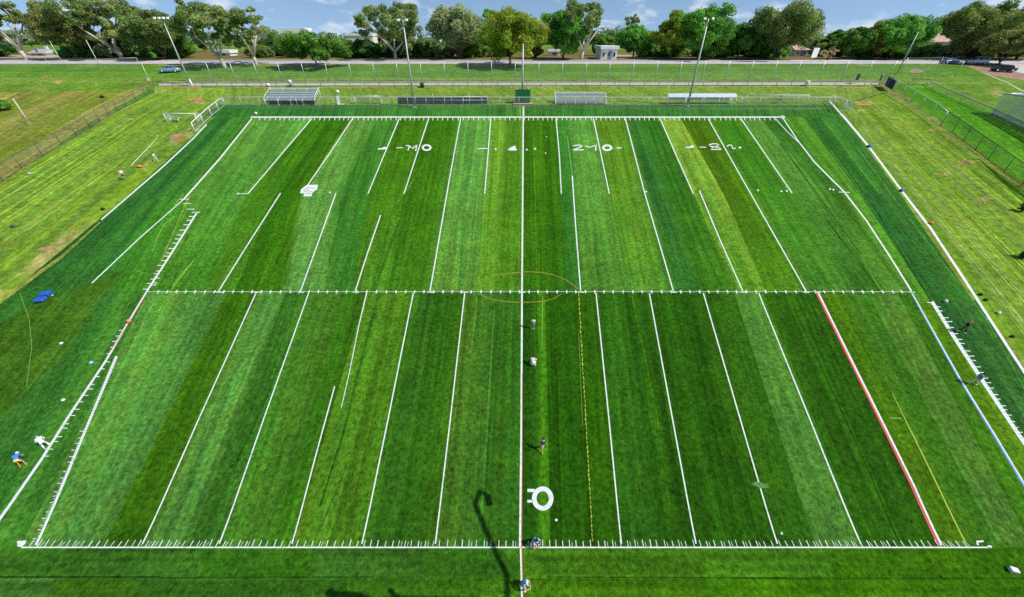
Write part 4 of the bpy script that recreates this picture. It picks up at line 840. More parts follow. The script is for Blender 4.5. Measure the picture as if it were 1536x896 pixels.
# ------------------------------------------------------------------ people
def skin_mesh(name, J, E, m, parent, rootj=0, sub=1):
    me = bpy.data.meshes.new(name); me.from_pydata([j[0] for j in J], E, []); o = bpy.data.objects.new(name, me); COL.objects.link(o); o.parent = parent
    md = o.modifiers.new('skin', 'SKIN'); md.use_smooth_shade = True
    lay = me.skin_vertices[0].data if me.skin_vertices else None
    if lay is None:
        bm = bmesh.new(); bm.from_mesh(me); bm.verts.layers.skin.verify(); bm.to_mesh(me); bm.free(); lay = me.skin_vertices[0].data
    for i, j in enumerate(J):
        r = j[1]; lay[i].radius = (r if hasattr(r, '__len__') else (r, r)); lay[i].use_root = (i == rootj)
    s2 = o.modifiers.new('sub', 'SUBSURF'); s2.levels = sub; s2.render_levels = sub; me.materials.append(m); return o
def person(px, py, label, pose='stand', rz=0, top='wcloth', bottom='wcloth', hair='hairdk', skin='skin', shoes='wcloth', sc=1.0, long_=False):
    c = G(px, py); rt = root('person', c, rz, label, 'person'); rt.scale = (sc * .77,) * 3
    V = Vector
    if pose == 'stand': pel = V((0, 0, .95)); chest = V((0, .02, 1.32)); neck = V((0, .0, 1.50)); head = V((0, -.02, 1.66)); kn = [V((-.11, -.03, .50)), V((.11, -.05, .50))]; an = [V((-.12, .02, .08)), V((.13, .0, .08))]; el = [V((-.27, .03, 1.12)), V((.27, .03, 1.12))]; wr = [V((-.26, -.10, .88)), V((.26, -.12, .90))]
    elif pose == 'walk': pel = V((0, 0, .93)); chest = V((0, -.05, 1.30)); neck = V((0, -.09, 1.48)); head = V((0, -.14, 1.64)); kn = [V((-.1, -.22, .54)), V((.1, .06, .50))]; an = [V((-.1, -.26, .10)), V((.11, .36, .16))]; el = [V((-.28, .12, 1.12)), V((.28, -.10, 1.12))]; wr = [V((-.26, .05, .88)), V((.24, -.32, 1.02))]
    elif pose == 'bend': pel = V((0, .12, .86)); chest = V((0, -.22, 1.02)); neck = V((0, -.40, 1.04)); head = V((0, -.56, 1.02)); kn = [V((-.15, -.04, .46)), V((.15, -.04, .46))]; an = [V((-.18, .08, .08)), V((.18, .06, .08))]; el = [V((-.26, -.34, .76)), V((.26, -.34, .76))]; wr = [V((-.14, -.48, .52)), V((.14, -.48, .52))]
    else: pel = V((0, .10, .38)); chest = V((0, -.08, .72)); neck = V((0, -.16, .88)); head = V((0, -.22, 1.03)); kn = [V((-.2, -.34, .48)), V((.2, -.34, .46))]; an = [V((-.2, -.12, .08)), V((.2, -.10, .08))]; el = [V((-.30, -.28, .56)), V((.30, -.28, .56))]; wr = [V((-.12, -.42, .46)), V((.12, -.42, .44))]
    up = (neck - pel).normalized(); sh = [chest + up * .10 + V((s * .17, 0, 0)) for s in (-1, 1)]; hp = [pel + V((s * .09, 0, -.04)) for s in (-1, 1)]
    J = [(pel, (.14, .11)), (chest, (.16, .11)), (neck, .055), (head, (.085, .10))]; E = [(0, 1), (1, 2), (2, 3)]
    J.append((head + (head - neck).normalized() * .09, (.07, .08))); E.append((3, 4))
    fwd = V((0, -1, 0)) if pose != 'bend' else V((0, -.6, -.8)); J.append((head + fwd * .115 + V((0, 0, .0)), .016)); E.append((3, 5))
    for s in (0, 1):
        sg = -1 if s == 0 else 1; b = len(J)
        hnd = wr[s] + (wr[s] - el[s]).normalized() * .09
        J += [(sh[s], .065), (el[s], .042), (wr[s], .028), (hnd, (.038, .020))]; E += [(1, b), (b, b + 1), (b + 1, b + 2), (b + 2, b + 3)]
        dd = (wr[s] - el[s]).normalized(); lat = V((1, 0, 0)) if abs(dd.x) < .8 else V((0, 1, 0)); lat = (lat - dd * lat.dot(dd)).normalized(); crl = dd.cross(lat)
        for k, (o_, l_) in enumerate(((-.03, .065), (-.01, .078), (.01, .074), (.03, .058))):
            m1 = hnd + lat * o_ + dd * l_ * .55; J += [(m1, .009), (m1 + dd * l_ * .4 + crl * .02, .007)]; n_ = len(J); E += [(b + 3, n_ - 2), (n_ - 2, n_ - 1)]
        tb_ = wr[s] + dd * .04 + lat * (-.05 * sg) ; J.append((tb_ + dd * .03, .009)); E.append((b + 2, len(J) - 1))
        b = len(J); J += [(hp[s], .085), (kn[s], .055), (an[s], .036), (an[s] + V((0, -.13, -.035)), (.04, .028))]; E += [(0, b), (b, b + 1), (b + 1, b + 2), (b + 2, b + 3)]
    skin_mesh('body', J, E, M[skin], rt)
    lo = pel + (chest - pel) * .05
    Js = [(lo, (.165, .135)), (chest, (.185, .135)), (chest + up * .13, (.10, .08))]; Es = [(0, 1), (1, 2)]
    for s in (0, 1):
        b = len(Js); Js += [(sh[s], .082), (sh[s].lerp(el[s], .9 if long_ else .6), .066)]; Es += [(1, b), (b, b + 1)]
        if long_: Js.append((wr[s], .045)); Es.append((b + 1, b + 2))
    skin_mesh('shirt', Js, Es, M[top], rt)
    Jp = [(pel + up * .06, (.155, .125)), (pel + V((0, 0, -.02)), (.16, .13))]; Ep = [(0, 1)]
    for s in (0, 1):
        b = len(Jp); Jp += [(hp[s], .10), (hp[s].lerp(kn[s], .8), .085)]; Ep += [(1, b), (b, b + 1)]
        if long_: Jp += [(kn[s], .075), (an[s] + V((0, 0, .05)), .06)]; Ep += [(b + 1, b + 2), (b + 2, b + 3)]
    skin_mesh('trousers' if long_ else 'shorts', Jp, Ep, M[bottom], rt, 1)
    hd = (head - neck).normalized(); hc = head + hd * .045 - fwd * .02; MB().ball(hc, (.105, .115, .10), 12, 8).build('hair' if hair == 'hairdk' else 'cap', M[hair], rt)
    for s in (0, 1):
        MB().ball(an[s] + V((0, -.05, -.03)), (.05, .14, .05), 10, 6).build('shoe', M[shoes], rt)
        MB().ball(head + fwd * .088 + V(((s - .5) * .07, 0, .012)), .013, 6, 5).build('eye', M['black'], rt)
    return rt
person(799.5, 494, 'person in a white shirt standing highest on the turf right of the halfway line', 'stand', R(170), 'wcloth', 'gcloth', sc=1.0)
person(799, 549, 'person in a white shirt crouching on the turf right of the halfway line', 'crouch', R(160), 'wcloth', 'wcloth', sc=1.25)
person(814, 676, 'person in a dark top and pale shorts walking above the white ring mark', 'walk', R(190), 'navy', 'wcloth', shoes='ycloth')
person(802, 816, 'person in a light blue top crouching at the near line', 'crouch', R(30), 'lbcloth', 'wcloth', sc=1.15, skin='skin2')
person(785, 880, 'person in a blue and white top beside the halfway line at the bottom edge', 'crouch', R(60), 'lbcloth', 'lbcloth', hair='wcloth', sc=1.15)
person(72, 671, 'person in white with a light blue cap bending over the grey left sideline', 'bend', R(240), 'wcloth', 'wcloth', hair='lbcloth', sc=1.1, long_=True)
person(36, 698, 'person in a blue shirt and yellow shorts bending on the left turf', 'bend', R(215), 'bcloth', 'ycloth', hair='wcloth', shoes='ocloth', sc=1.1)
person(1441, 499, 'person in black with a coral cap standing right of the wide ticked line', 'walk', R(75), 'black', 'black', hair='pinkcloth', shoes='wcloth', long_=True)
person(1458, 577, 'person in a grey top and white trousers walking on the wide ticked line', 'walk', R(90), 'gcloth', 'wcloth', shoes='wcloth', long_=True)
person(188, 270, 'person in a white shirt and black shorts on the left verge', 'stand', R(30), 'wcloth', 'black', shoes='black', sc=1.15)
person(235, 242, 'person dressed all in white leaning on the left verge near the outer line', 'walk', R(120), 'wcloth', 'wcloth', sc=1.0, long_=True)

# ------------------------------------------------------------------ cars
def paintm(name, col, met=.4): 
    m = mat(name, col, .28, met, .04, 1, spec=.6); return m
def car(P, rz, paintc, label, Lc=4.4, Wc=1.78, Hc=1.45, suv=False):
    rt = root('parked_car', P, rz, label, 'car'); pm = paintm('car_paint_' + label.split()[0], paintc)
    hw = Wc / 2
    body = [(-Lc / 2, .42, .78, .72), (-Lc / 2 + .12, .28, .92, .92), (-Lc * .30, .22, .98, 1), (0, .20, .96, 1), (Lc * .20, .22, .92, 1), (Lc * .36, .24, .84, .98), (Lc / 2 - .14, .28, .74, .90), (Lc / 2, .40, .62, .70)]
    if suv: body = [(x, z0 + .06, z1 + .14, w) for x, z0, z1, w in body]
    secs = []
    for x, z0, z1, w in body:
        W_ = hw * w; secs.append([(x, -W_ * .86, z0), (x, -W_, z0 + .12), (x, -W_, z1 - .16), (x, -W_ * .88, z1), (x, 0, z1 + .03), (x, W_ * .88, z1), (x, W_, z1 - .16), (x, W_, z0 + .12), (x, W_ * .86, z0)])
    b = MB().loft(secs).build('body', pm, rt)
    zb = .93 + (.14 if suv else 0); x0, x1 = (-Lc * .46, Lc * .20) if suv else (-Lc * .36, Lc * .18); t0, t1 = (x0 + .18, x1 - .55) if suv else (x0 + .5, x1 - .62)
    def cab(inx, z, x_a, x_b): W_ = hw * inx; return [(x_a, -W_, z), (x_b, -W_, z), (x_b, W_, z), (x_a, W_, z)]
    MB().loft([cab(.93, zb, x0, x1), cab(.90, zb + .05, x0 + .03, x1 - .05), cab(.78, Hc - .07, t0, t1), cab(.70, Hc, t0 + .12, t1 - .12)], smooth=False).build('roof', pm, rt)
    def quad(nm_, pts, m=M['glass']):
        f = MB(); f.add(pts, [(0, 1, 2, 3)]); o = f.build(nm_, m, rt); sm2 = o.modifiers.new('t', 'SOLIDIFY'); sm2.thickness = .02; sm2.offset = 0; return o
    zw0, zw1 = zb + .09, Hc - .11; f_ = lambda z: (z - zb - .05) / (Hc - .07 - zb - .05)
    def wx(z, s_): return (x0 + .03 + (t0 - x0 - .03) * f_(z)) if s_ < 0 else (x1 - .05 + (t1 - x1 + .05) * f_(z))
    def wy(z): return hw * (.90 + (.78 - .90) * f_(z)) + .012
    mid = (x0 + x1) / 2 - .05
    for s in (-1, 1):
        quad('side_window', [(wx(zw0, -1) + .14, s * wy(zw0), zw0), (mid - .05, s * wy(zw0), zw0), (mid - .05, s * wy(zw1), zw1), (wx(zw1, -1) + .14, s * wy(zw1), zw1)])
        quad('side_window', [(mid + .05, s * wy(zw0), zw0), (wx(zw0, 1) - .14, s * wy(zw0), zw0), (wx(zw1, 1) - .10, s * wy(zw1), zw1), (mid + .05, s * wy(zw1), zw1)])
        MB().box((Lc / 2 - .12, s * hw * .62, .62 + (.12 if suv else 0)), (.14, .34, .14), bev=.03).build('headlight', M['lamp'], rt); MB().box((-Lc / 2 + .10, s * hw * .66, .74 + (.12 if suv else 0)), (.14, .26, .16), bev=.03).build('tail_light', M['lampr'], rt)
        MB().box((x1 - .30, s * (hw + .06), zb + .08), (.14, .16, .11), bev=.03).build('wing_mirror', pm, rt)
        for xx in (-Lc * .30, Lc * .31):
            w_ = MB(); w_.tube([(xx, s * (hw - .20), .32), (xx, s * (hw + .01), .32)], .32, 18); wo_ = w_.build('wheel', M['rubber'], rt); w_ = MB(); w_.tube([(xx, s * (hw - .05), .32), (xx, s * (hw + .025), .32)], .19, 12); w_.build('rim', M['alu'], wo_)
    ins = .08
    quad('windscreen', [(wx(zw0, 1) + .015, -wy(zw0) + ins, zw0), (wx(zw0, 1) + .015, wy(zw0) - ins, zw0), (wx(zw1, 1) + .015, wy(zw1) - ins, zw1), (wx(zw1, 1) + .015, -wy(zw1) + ins, zw1)])
    quad('rear_window', [(wx(zw0, -1) - .015, -wy(zw0) + ins, zw0), (wx(zw0, -1) - .015, wy(zw0) - ins, zw0), (wx(zw1, -1) - .015, wy(zw1) - ins, zw1), (wx(zw1, -1) - .015, -wy(zw1) + ins, zw1)])
    return rt
car(G(256, 109), R(196), (0.28, 0.42, 0.60), 'pale blue hatchback parked on the grass bank left of the floodlight pole', 4.5)
car(G(1462, 97), R(172), (0.50, 0.55, 0.62), 'silver station wagon parked in tree shade by the road on the right', 4.9, 1.9, 1.75, True)
car(G(1503, 108), R(155), (0.03, 0.035, 0.045), 'black car parked on the dirt strip at the right edge', 4.4)
car(G(1422, 96), R(180), (0.10, 0.16, 0.34), 'dark blue car parked left of the silver station wagon', 4.2)

# ------------------------------------------------------------------ trees
KINDS = {   # leaf tones, bark, number of clumps, clump radius (fraction of crown width), gaps, leaf size
    'gum':   dict(tones=[(78, 94, 52), (94, 108, 62), (66, 86, 52), (108, 114, 68)], bark='barkw', n=26, cr=.115, fill=.55, base=.22, limbs='open'),
    'olive': dict(tones=[(66, 84, 42), (82, 96, 50), (56, 76, 42), (92, 100, 56)], bark='barkb', n=46, cr=.15, fill=.85, base=.10, limbs=True),
    'brown': dict(tones=[(86, 90, 52), (104, 100, 62), (76, 86, 48), (72, 88, 44)], bark='barkb', n=46, cr=.15, fill=.85, base=.12, limbs=True),
    'green': dict(tones=[(54, 84, 30), (68, 100, 34), (48, 76, 30), (78, 106, 42)], bark='barkb', n=54, cr=.15, fill=.95, base=.01, limbs=False),
    'lush':  dict(tones=[(58, 98, 36), (70, 112, 42), (52, 88, 34), (82, 122, 50)], bark='barkb', n=54, cr=.15, fill=.95, base=.01, limbs=False),
    'yellow': dict(tones=[(80, 100, 32), (104, 116, 36), (74, 96, 30), (110, 108, 38)], bark='barkb', n=54, cr=.14, fill=.95, base=.01, limbs=False),
    'autumn': dict(tones=[(104, 106, 36), (120, 98, 48), (92, 104, 36), (108, 112, 40)], bark='barkb', n=44, cr=.16, fill=.95, base=.01, limbs=False),
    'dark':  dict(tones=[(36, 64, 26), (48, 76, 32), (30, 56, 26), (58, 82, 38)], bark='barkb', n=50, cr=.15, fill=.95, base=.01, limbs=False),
    'grey':  dict(tones=[(92, 104, 76), (106, 116, 84), (80, 96, 66), (116, 120, 92)], bark='barkb', n=50, cr=.15, fill=.9, base=.12, limbs=True),
    'twig':  dict(tones=[(140, 122, 104), (124, 108, 92), (112, 104, 84)], bark='barkb', n=30, cr=.16, fill=.5, base=.1, limbs='open'),
}
def leaf_cloud(name, centers, radii, tones, nleaf, size, rs, parent, flat=.75, tone_j=.16):
    C_ = np.array(centers); Rr = np.array(radii); wgt = Rr ** 2; wgt /= wgt.sum()
    idx = rs.choice(len(C_), size=nleaf, p=wgt)
    d = rs.normal(size=(nleaf, 3)); d /= np.linalg.norm(d, axis=1)[:, None]
    rad = rs.uniform(.25, 1, nleaf) ** .45
    stray = rs.random(nleaf) < .10; rad = np.where(stray, rad * rs.uniform(1, 1.35, nleaf), rad)
    pos = C_[idx] + d * (rad * Rr[idx])[:, None] * np.array([1, 1, flat])
    nrm = d * .7 + rs.normal(size=(nleaf, 3)) * .55 + np.array([0, 0, .35]); nrm /= np.linalg.norm(nrm, axis=1)[:, None]
    t = np.cross(nrm, rs.normal(size=(nleaf, 3))); t /= np.linalg.norm(t, axis=1)[:, None]; b = np.cross(nrm, t)
    s = size * rs.uniform(.55, 1.35, nleaf)
    a1 = t * s[:, None]; b1 = b * (s * rs.uniform(.4, .8, nleaf))[:, None]
    V_ = np.stack([pos - a1, pos - b1 * .9 + a1 * .2, pos + a1, pos + b1], 1).reshape(-1, 3)
    me = bpy.data.meshes.new(name); me.vertices.add(nleaf * 4); me.vertices.foreach_set('co', V_.ravel().astype(np.float32))
    me.loops.add(nleaf * 4); me.loops.foreach_set('vertex_index', np.arange(nleaf * 4, dtype=np.int32))
    me.polygons.add(nleaf); me.polygons.foreach_set('loop_start', np.arange(0, nleaf * 4, 4, dtype=np.int32)); me.polygons.foreach_set('loop_total', np.full(nleaf, 4, dtype=np.int32))
    TT = np.array([lin(c) for c in tones]); ct = TT[rs.integers(0, len(TT), len(C_))] * rs.uniform(.72, 1.32, (len(C_), 1)); lt = TT[rs.integers(0, len(TT), nleaf)]
    col = ct[idx] * .65 + lt * .35; col *= (1 + rs.normal(size=(nleaf, 1)) * tone_j) ; col = np.clip(col * 2.6, .004, 1)
    at = me.color_attributes.new('tone', 'FLOAT_COLOR', 'CORNER'); cc = np.concatenate([np.repeat(col, 4, 0), np.ones((nleaf * 4, 1))], 1); at.data.foreach_set('color', cc.ravel().astype(np.float32))
    me.materials.append(M['leaf']); me.update(); me.validate()
    o = bpy.data.objects.new(name, me); COL.objects.link(o); o.parent = parent; return o
def make_tree(name, P, H, W, kind, label, group, seed, cat='tree', dens=1.0, lean=0.0, leafsize=None, baseo=None, shape='round'):
    k = KINDS[kind]; rs = np.random.default_rng(seed); q = random.Random(seed); rt = root(name, P, 0, label, cat, group)
    base = k['base'] if baseo is None else baseo; cz0, cz1 = H * base, H; ch = cz1 - cz0; n = k['n']; cr = k['cr'] * W
    cen = []; rad = []
    hx, hy, hz = W / 2, W * .44, ch / 2; mid = cz0 + hz
    if k['limbs'] == 'open': lob = 15; lr = .098 * W
    else: lob = 15 if shape != 'cone' else 13; lr = .19 * W
    lr = min(lr, hz * .62); L_ = []; tries = 0
    while len(L_) < lob and tries < 4000:
        tries += 1; a = q.uniform(0, 2 * math.pi); u = q.uniform(-.95, 1.0); s_ = math.sqrt(max(0, 1 - u * u)); rr = q.uniform(.55, 1.0) if q.random() < .85 else q.uniform(0, .4)
        wu = 1 - .5 * max(0, u + .2) if shape == 'cone' else (.72 + .33 * max(0, u) if shape == 'spread' else 1)
        r_ = lr * q.uniform(.7, 1.3); p = Vector(((hx - r_) * rr * s_ * math.cos(a) * wu, (hy - r_) * rr * s_ * math.sin(a) * wu, mid + (hz - r_ * .8) * u * (rr if rr > .5 else .6)))
        if shape == 'spread' and u < -.35 and q.random() < .7: continue
        if any((p - c_).length < (r_ + r2) * (.78 if k['limbs'] == 'open' else .52) for c_, r2 in L_) and tries < 3500: continue
        p.x += lean * (p.z / H) * W * .3; L_.append((p, r_))
    for p, r_ in L_:
        m_ = 7 if k['limbs'] == 'open' else 12
        for j in range(m_):
            v = Vector((q.gauss(0, 1), q.gauss(0, 1), q.gauss(.25, 1))).normalized() * r_ * q.uniform(.5, .85); v.z *= .75
            cen.append(tuple(p + v)); rad.append(r_ * q.uniform(.32, .52))
        if k['limbs'] != 'open': cen.append(tuple(p)); rad.append(r_ * .6)
    lobes = L_
    dz = depth(P); ls = leafsize or max(.16, dz / 373 * .85)
    area = sum(r_ * r_ for r_ in rad); nl = int(min(34000, dens * (11 if k['limbs'] == 'open' else 13) * area / (ls * ls)))
    leaf_cloud('crown', cen, rad, k['tones'], nl, ls, rs, rt)
    tr = MB(); r0 = H * (.024 if kind in ('gum', 'twig') else .016) + .08
    fork = H * (base * .45 + .03) if k['limbs'] else H * (base + .15)
    tx = lean * W * .12
    tr.tube([(0, 0, -.3), (tx * .3, 0, fork * .5), (tx, q.uniform(-.1, .1), fork)], [r0 * 1.35, r0 * 1.05, r0 * .9], 9)
    cen = [tuple(p) for p, r_ in lobes]; order = list(range(len(cen))); nl_ = len(cen) if k['limbs'] else 6
    mains = []
    nm_ = 4 if k['limbs'] else 3
    for i in range(nm_):
        a = 2 * math.pi * i / nm_ + q.uniform(-.5, .5); rr = W * (.20 if k['limbs'] else .1) * q.uniform(.7, 1.2); z = fork + (H - fork) * q.uniform(.34, .55)
        p1 = Vector((tx + rr * math.cos(a) * .45 + lean * .1 * W, rr * math.sin(a) * .45, fork + (z - fork) * .5)); p2 = Vector((tx + rr * math.cos(a) + lean * .2 * W, rr * math.sin(a), z)); mains.append((p1, p2))
        tr.tube([(tx, 0, fork - .1), p1, p2], [r0 * .7, r0 * .5, r0 * .34], 7)
    for i in order[:nl_]:
        c = Vector(cen[i]); p1, p2 = min(mains, key=lambda m_: (m_[1] - c).length); p = p2 if c.z > p2.z else p1
        md_ = p.lerp(c, .5) + Vector((0, 0, .06 * (c - p).length)); tr.tube([p, md_, c], [r0 * .40, r0 * .28, r0 * .10], 5)
        if k['limbs'] == 'open':
            for _ in range(3): e_ = c + Vector((q.gauss(0, 1), q.gauss(0, 1), q.gauss(.4, .8))) * lobes[i][1] * .55; tr.tube([md_.lerp(c, .6), e_], [r0 * .16, r0 * .05], 4)
    tr.build('trunk', M[k['bark']], rt); return rt
SHORT = ['leaning edge gum', 'brownish round gum', 'white-limbed wide gum', 'dark-trunked olive gum', 'bright white-trunked gum', 'second olive gum', 'low spreading bank tree', 'umbrella-shaped gum', 'tall grey-green tree', 'yellow-green middle tree', 'drooping soft green tree', 'dark-forked tall gum', 'small round green tree', 'egg-shaped olive-yellow tree', 'tall bright green tree', 'short green bush tree', 'mid-sized green tree', 'big dark olive tree', 'narrow-topped green tree', 'orange-tinted tree', 'large fresh green tree', 'olive tree over the silver car', 'brownish tree above the black car', 'dark tree at the right edge']
GRP = 'trees along the far road'
# photo columns: centre, base row or distance, top row, width, kind
TREES = [
    (24, 96, -14, 84, 'gum', 0, 'leaning pale-trunked gum tree at the left edge of the photograph', 'spread', 1.0),
    (102, 92, 2, 74, 'brown', 0, 'brownish round gum tree second from the left edge', 'round', 1.0),
    (172, 92.5, -8, 124, 'gum', -.3, 'wide gum tree with white curving limbs above the left road', 'spread', 1.0),
    (236, 92, 12, 84, 'olive', .1, 'olive gum tree with a dark trunk right of the white-limbed wide one', 'round', 1.0),
    (338, 102, -1, 116, 'gum', -.15, 'tall open gum tree with bright white trunk right of the blue car', 'spread', 1.1),
    (385, 98, 4, 80, 'gum', 0, 'olive gum tree just right of the bright white trunk', 'round', 1.0),
    (476, 101.5, 46, 104, 'green', 0, 'low spreading green tree with a short dark trunk on the bank', 'round', 1.0),
    (590, 96, 3, 128, 'gum', 0, 'large umbrella-shaped gum with many white limbs behind the second floodlight pole', 'spread', .9),
    (690, 91, 3, 84, 'grey', 0, 'grey-green tall tree left of the yellow-green one', 'round', 1.0),
    (765, 101, 9, 96, 'yellow', 0, 'yellow-green tree standing at the middle of the bank', 'round', 1.0),
    (846, 93, 14, 74, 'lush', 0, 'soft green drooping tree right of the middle of the bank', 'round', 1.0),
    (874, 96, -3, 96, 'gum', .1, 'tall gum with dark forked trunk behind the soft green tree', 'spread', 1.0),
    (953, 90, 39, 58, 'lush', 0, 'small round bright green tree near the white building', 'round', 1.1),
    (1010, 93, 13, 70, 'yellow', 0, 'tall egg-shaped olive-yellow tree left of the fourth floodlight pole', 'cone', 1.1),
    (1052, 88, 3, 78, 'lush', 0, 'tall bright green tree behind the fourth floodlight pole', 'round', .9),
    (1067, 93, 54, 50, 'green', 0, 'short green bush tree right of the fourth floodlight pole', 'round', 1.0),
    (1113, 93, 31, 60, 'green', 0, 'mid-sized green tree left of the big dark olive one', 'round', 1.1),
    (1168, 95, 1, 102, 'olive', 0, 'big dark olive tree over the right half of the bank', 'round', 1.1),
    (1287, 93, 36, 48, 'green', 0, 'green tree with a narrow top left of the orange-tinted one', 'cone', 1.1),
    (1318, 92, 33, 52, 'autumn', 0, 'yellow and orange tinted tree on the right', 'round', 1.1),
    (1348, 90, 21, 76, 'lush', 0, 'large fresh green tree left of the terracotta roof', 'round', 1.1),
    (1456, 92, 2, 108, 'olive', 0, 'big dark olive tree shading the parked silver car', 'round', 1.2),
    (1497, 98, 42, 74, 'brown', 0, 'brownish bushy tree above the black car', 'round', 1.0),
    (1540, 93, 4, 80, 'dark', 0, 'dark tree cut by the right edge of the photograph', 'round', 1.0),
]
for i, (px, by, ty, w, kd, lean, lb, shp, dn) in enumerate(TREES):
    P = G(px, by)
    if by <= 96.5: Yn = YR + (19 if i == 12 else 9 + (i * 37 % 11) * .35); P = Vector((X_at(px, Yn, g(Yn) + 4), Yn, g(Yn)))
    H = hgt(P, ty) * 1.08; z = depth(P); W = w * z / FPX * 1.2
    make_tree('gum_tree' if kd == 'gum' else 'tree', P, H, W, kd, lb, GRP, 100 + i, lean=lean, shape=shp, dens=dn)
# second row: hedge-like trees behind the road, each its own
q = random.Random(11); LB = {}
SECOND = [(60, 134, 46, 60, 'dark'), (140, 136, 44, 54, 'green'), (196, 138, 40, 60, 'dark'), (262, 134, 38, 56, 'green'), (300, 140, 42, 60, 'dark'), (420, 150, 46, 44, 'olive'), (440, 136, 52, 46, 'green'), (520, 140, 44, 60, 'green'), (545, 136, 56, 50, 'dark'),
          (600, 138, 54, 60, 'dark'), (638, 140, 56, 50, 'green'), (655, 150, 40, 50, 'dark'), (712, 136, 58, 44, 'green'), (735, 150, 4, 50, 'lush'), (752, 144, 44, 60, 'dark'), (806, 142, 38, 50, 'dark'), (800, 136, 52, 36, 'olive'), (905, 150, 46, 44, 'green'), (990, 146, 44, 50, 'dark'),
          (1080, 150, 54, 50, 'dark'), (1130, 142, 54, 60, 'dark'), (1200, 140, 52, 44, 'green'), (1225, 170, 48, 44, 'grey'), (1258, 150, 44, 46, 'green'), (1250, 160, 40, 40, 'dark'), (1375, 144, 50, 60, 'green'), (1420, 140, 44, 50, 'dark'), (1400, 136, 66, 50, 'green'), (1508, 142, 24, 70, 'dark'), (-20, 140, 30, 60, 'dark'), (880, 140, 56, 40, 'green')]
q = random.Random(23)
for i in range(52):
    px = -45 + i * 31 + q.uniform(-10, 10)
    if any(a_ < px < b_ for a_, b_ in ((888, 934), (1200, 1226), (820, 842), (313, 338), (1378, 1398))): continue
    SECOND.append((px, q.uniform(134, 148), q.uniform(44, 70), q.uniform(48, 76), q.choice(['dark', 'green', 'dark', 'olive', 'green', 'grey', 'lush'])))
BLD = [(426, 462, 290, 50), (484, 500, 300, 57), (520, 560, 260, 54), (640, 660, 250, 56), (892, 936, 150, 80), (824, 840, 150, 80), (1070, 1098, 190, 58), (1196, 1216, 145, 76), (1372, 1424, 170, 62), (318, 340, 150, 82), (36, 60, 150, 82)]
clear = lambda px, Y, ty: max([ty] + [b_[3] + 1 for b_ in BLD if b_[0] - 24 < px < b_[1] + 24 and Y < b_[2]])
SECOND = [(p_, Y_, clear(p_, Y_, t_), w_, k_) for p_, Y_, t_, w_, k_ in SECOND if clear(p_, Y_, t_) < 77]
def unique_labels(items, fmt):
    keys = []
    for (px, kd) in items:
        j = min(range(len(TREES)), key=lambda t_: abs(TREES[t_][0] - px)); keys.append((kd, 'left of' if px < TREES[j][0] else 'right of', SHORT[j]))
    out = []
    for i, k_ in enumerate(keys):
        same = sorted([j for j in range(len(keys)) if keys[j] == k_], key=lambda j: items[j][0]); r_ = same.index(i)
        o_ = '' if len(same) == 1 else (['left one of two ', 'right one of two '] if len(same) == 2 else ['leftmost of three ', 'middle of three ', 'rightmost of three '] if len(same) == 3 else ['first ', 'second ', 'third ', 'fourth ', 'fifth ', 'sixth '])[r_]
        out.append(o_ + fmt % k_)
    return out
LB2 = unique_labels([(t_[0], {'dark': 'dark evergreen', 'green': 'mid green', 'olive': 'dull olive', 'lush': 'fresh green', 'grey': 'grey-green'}[t_[4]]) for t_ in SECOND], '%s bushy tree %s the %s')
for i, (px, Y, ty, w, kd) in enumerate(SECOND):
    P = atY(px, Y); P = Vector((X_at(px, Y, g(Y) + 3), Y, g(Y))); H = hgt(P, ty); W = w * depth(P) / FPX
    lb = LB2[i]
    make_tree('background_tree', P, H, W, kd, lb, 'bushy trees behind the road', 400 + i, dens=1.0, leafsize=.24, baseo=-.22)
make_tree('bare_shrub', G(1240, 92), 3.4, 5.6, 'twig', 'leafless twiggy shrub beside the road on the right', None, 901, cat='shrub', dens=.35, leafsize=.10, baseo=.05)
far_gum = atY(945, 190); far_gum.x = X_at(945, 190, 26); make_tree('gum_tree', far_gum, hgt(far_gum, 20), 36 * depth(far_gum) / FPX, 'gum', 'small distant gum tree rising above the round bright green one', GRP, 777, shape='spread', dens=1.0, baseo=.55)
b_ = make_tree('bush', G(1531, 318), 1.3, 1.2, 'dark', 'small dark leaf clump standing in for a cast shadow at the right edge below the fence', None, 31, cat='shrub', leafsize=.06, dens=.5)  # dark foliage in place of a shadow cast by people out of view
make_tree('bush', G(1534, 388), 1.2, 1.3, 'dark', 'small dark leaf clump standing in for a cast shadow at the right edge on the lime verge', None, 32, cat='shrub', leafsize=.06, dens=.5)  # second dark clump, also in place of a shadow from out of view
make_tree('bush', G(-2, 168), 2.4, 6.0, 'lush', 'low bright green shrub at the left edge', None, 33, cat='shrub', leafsize=.14, dens=2.0)
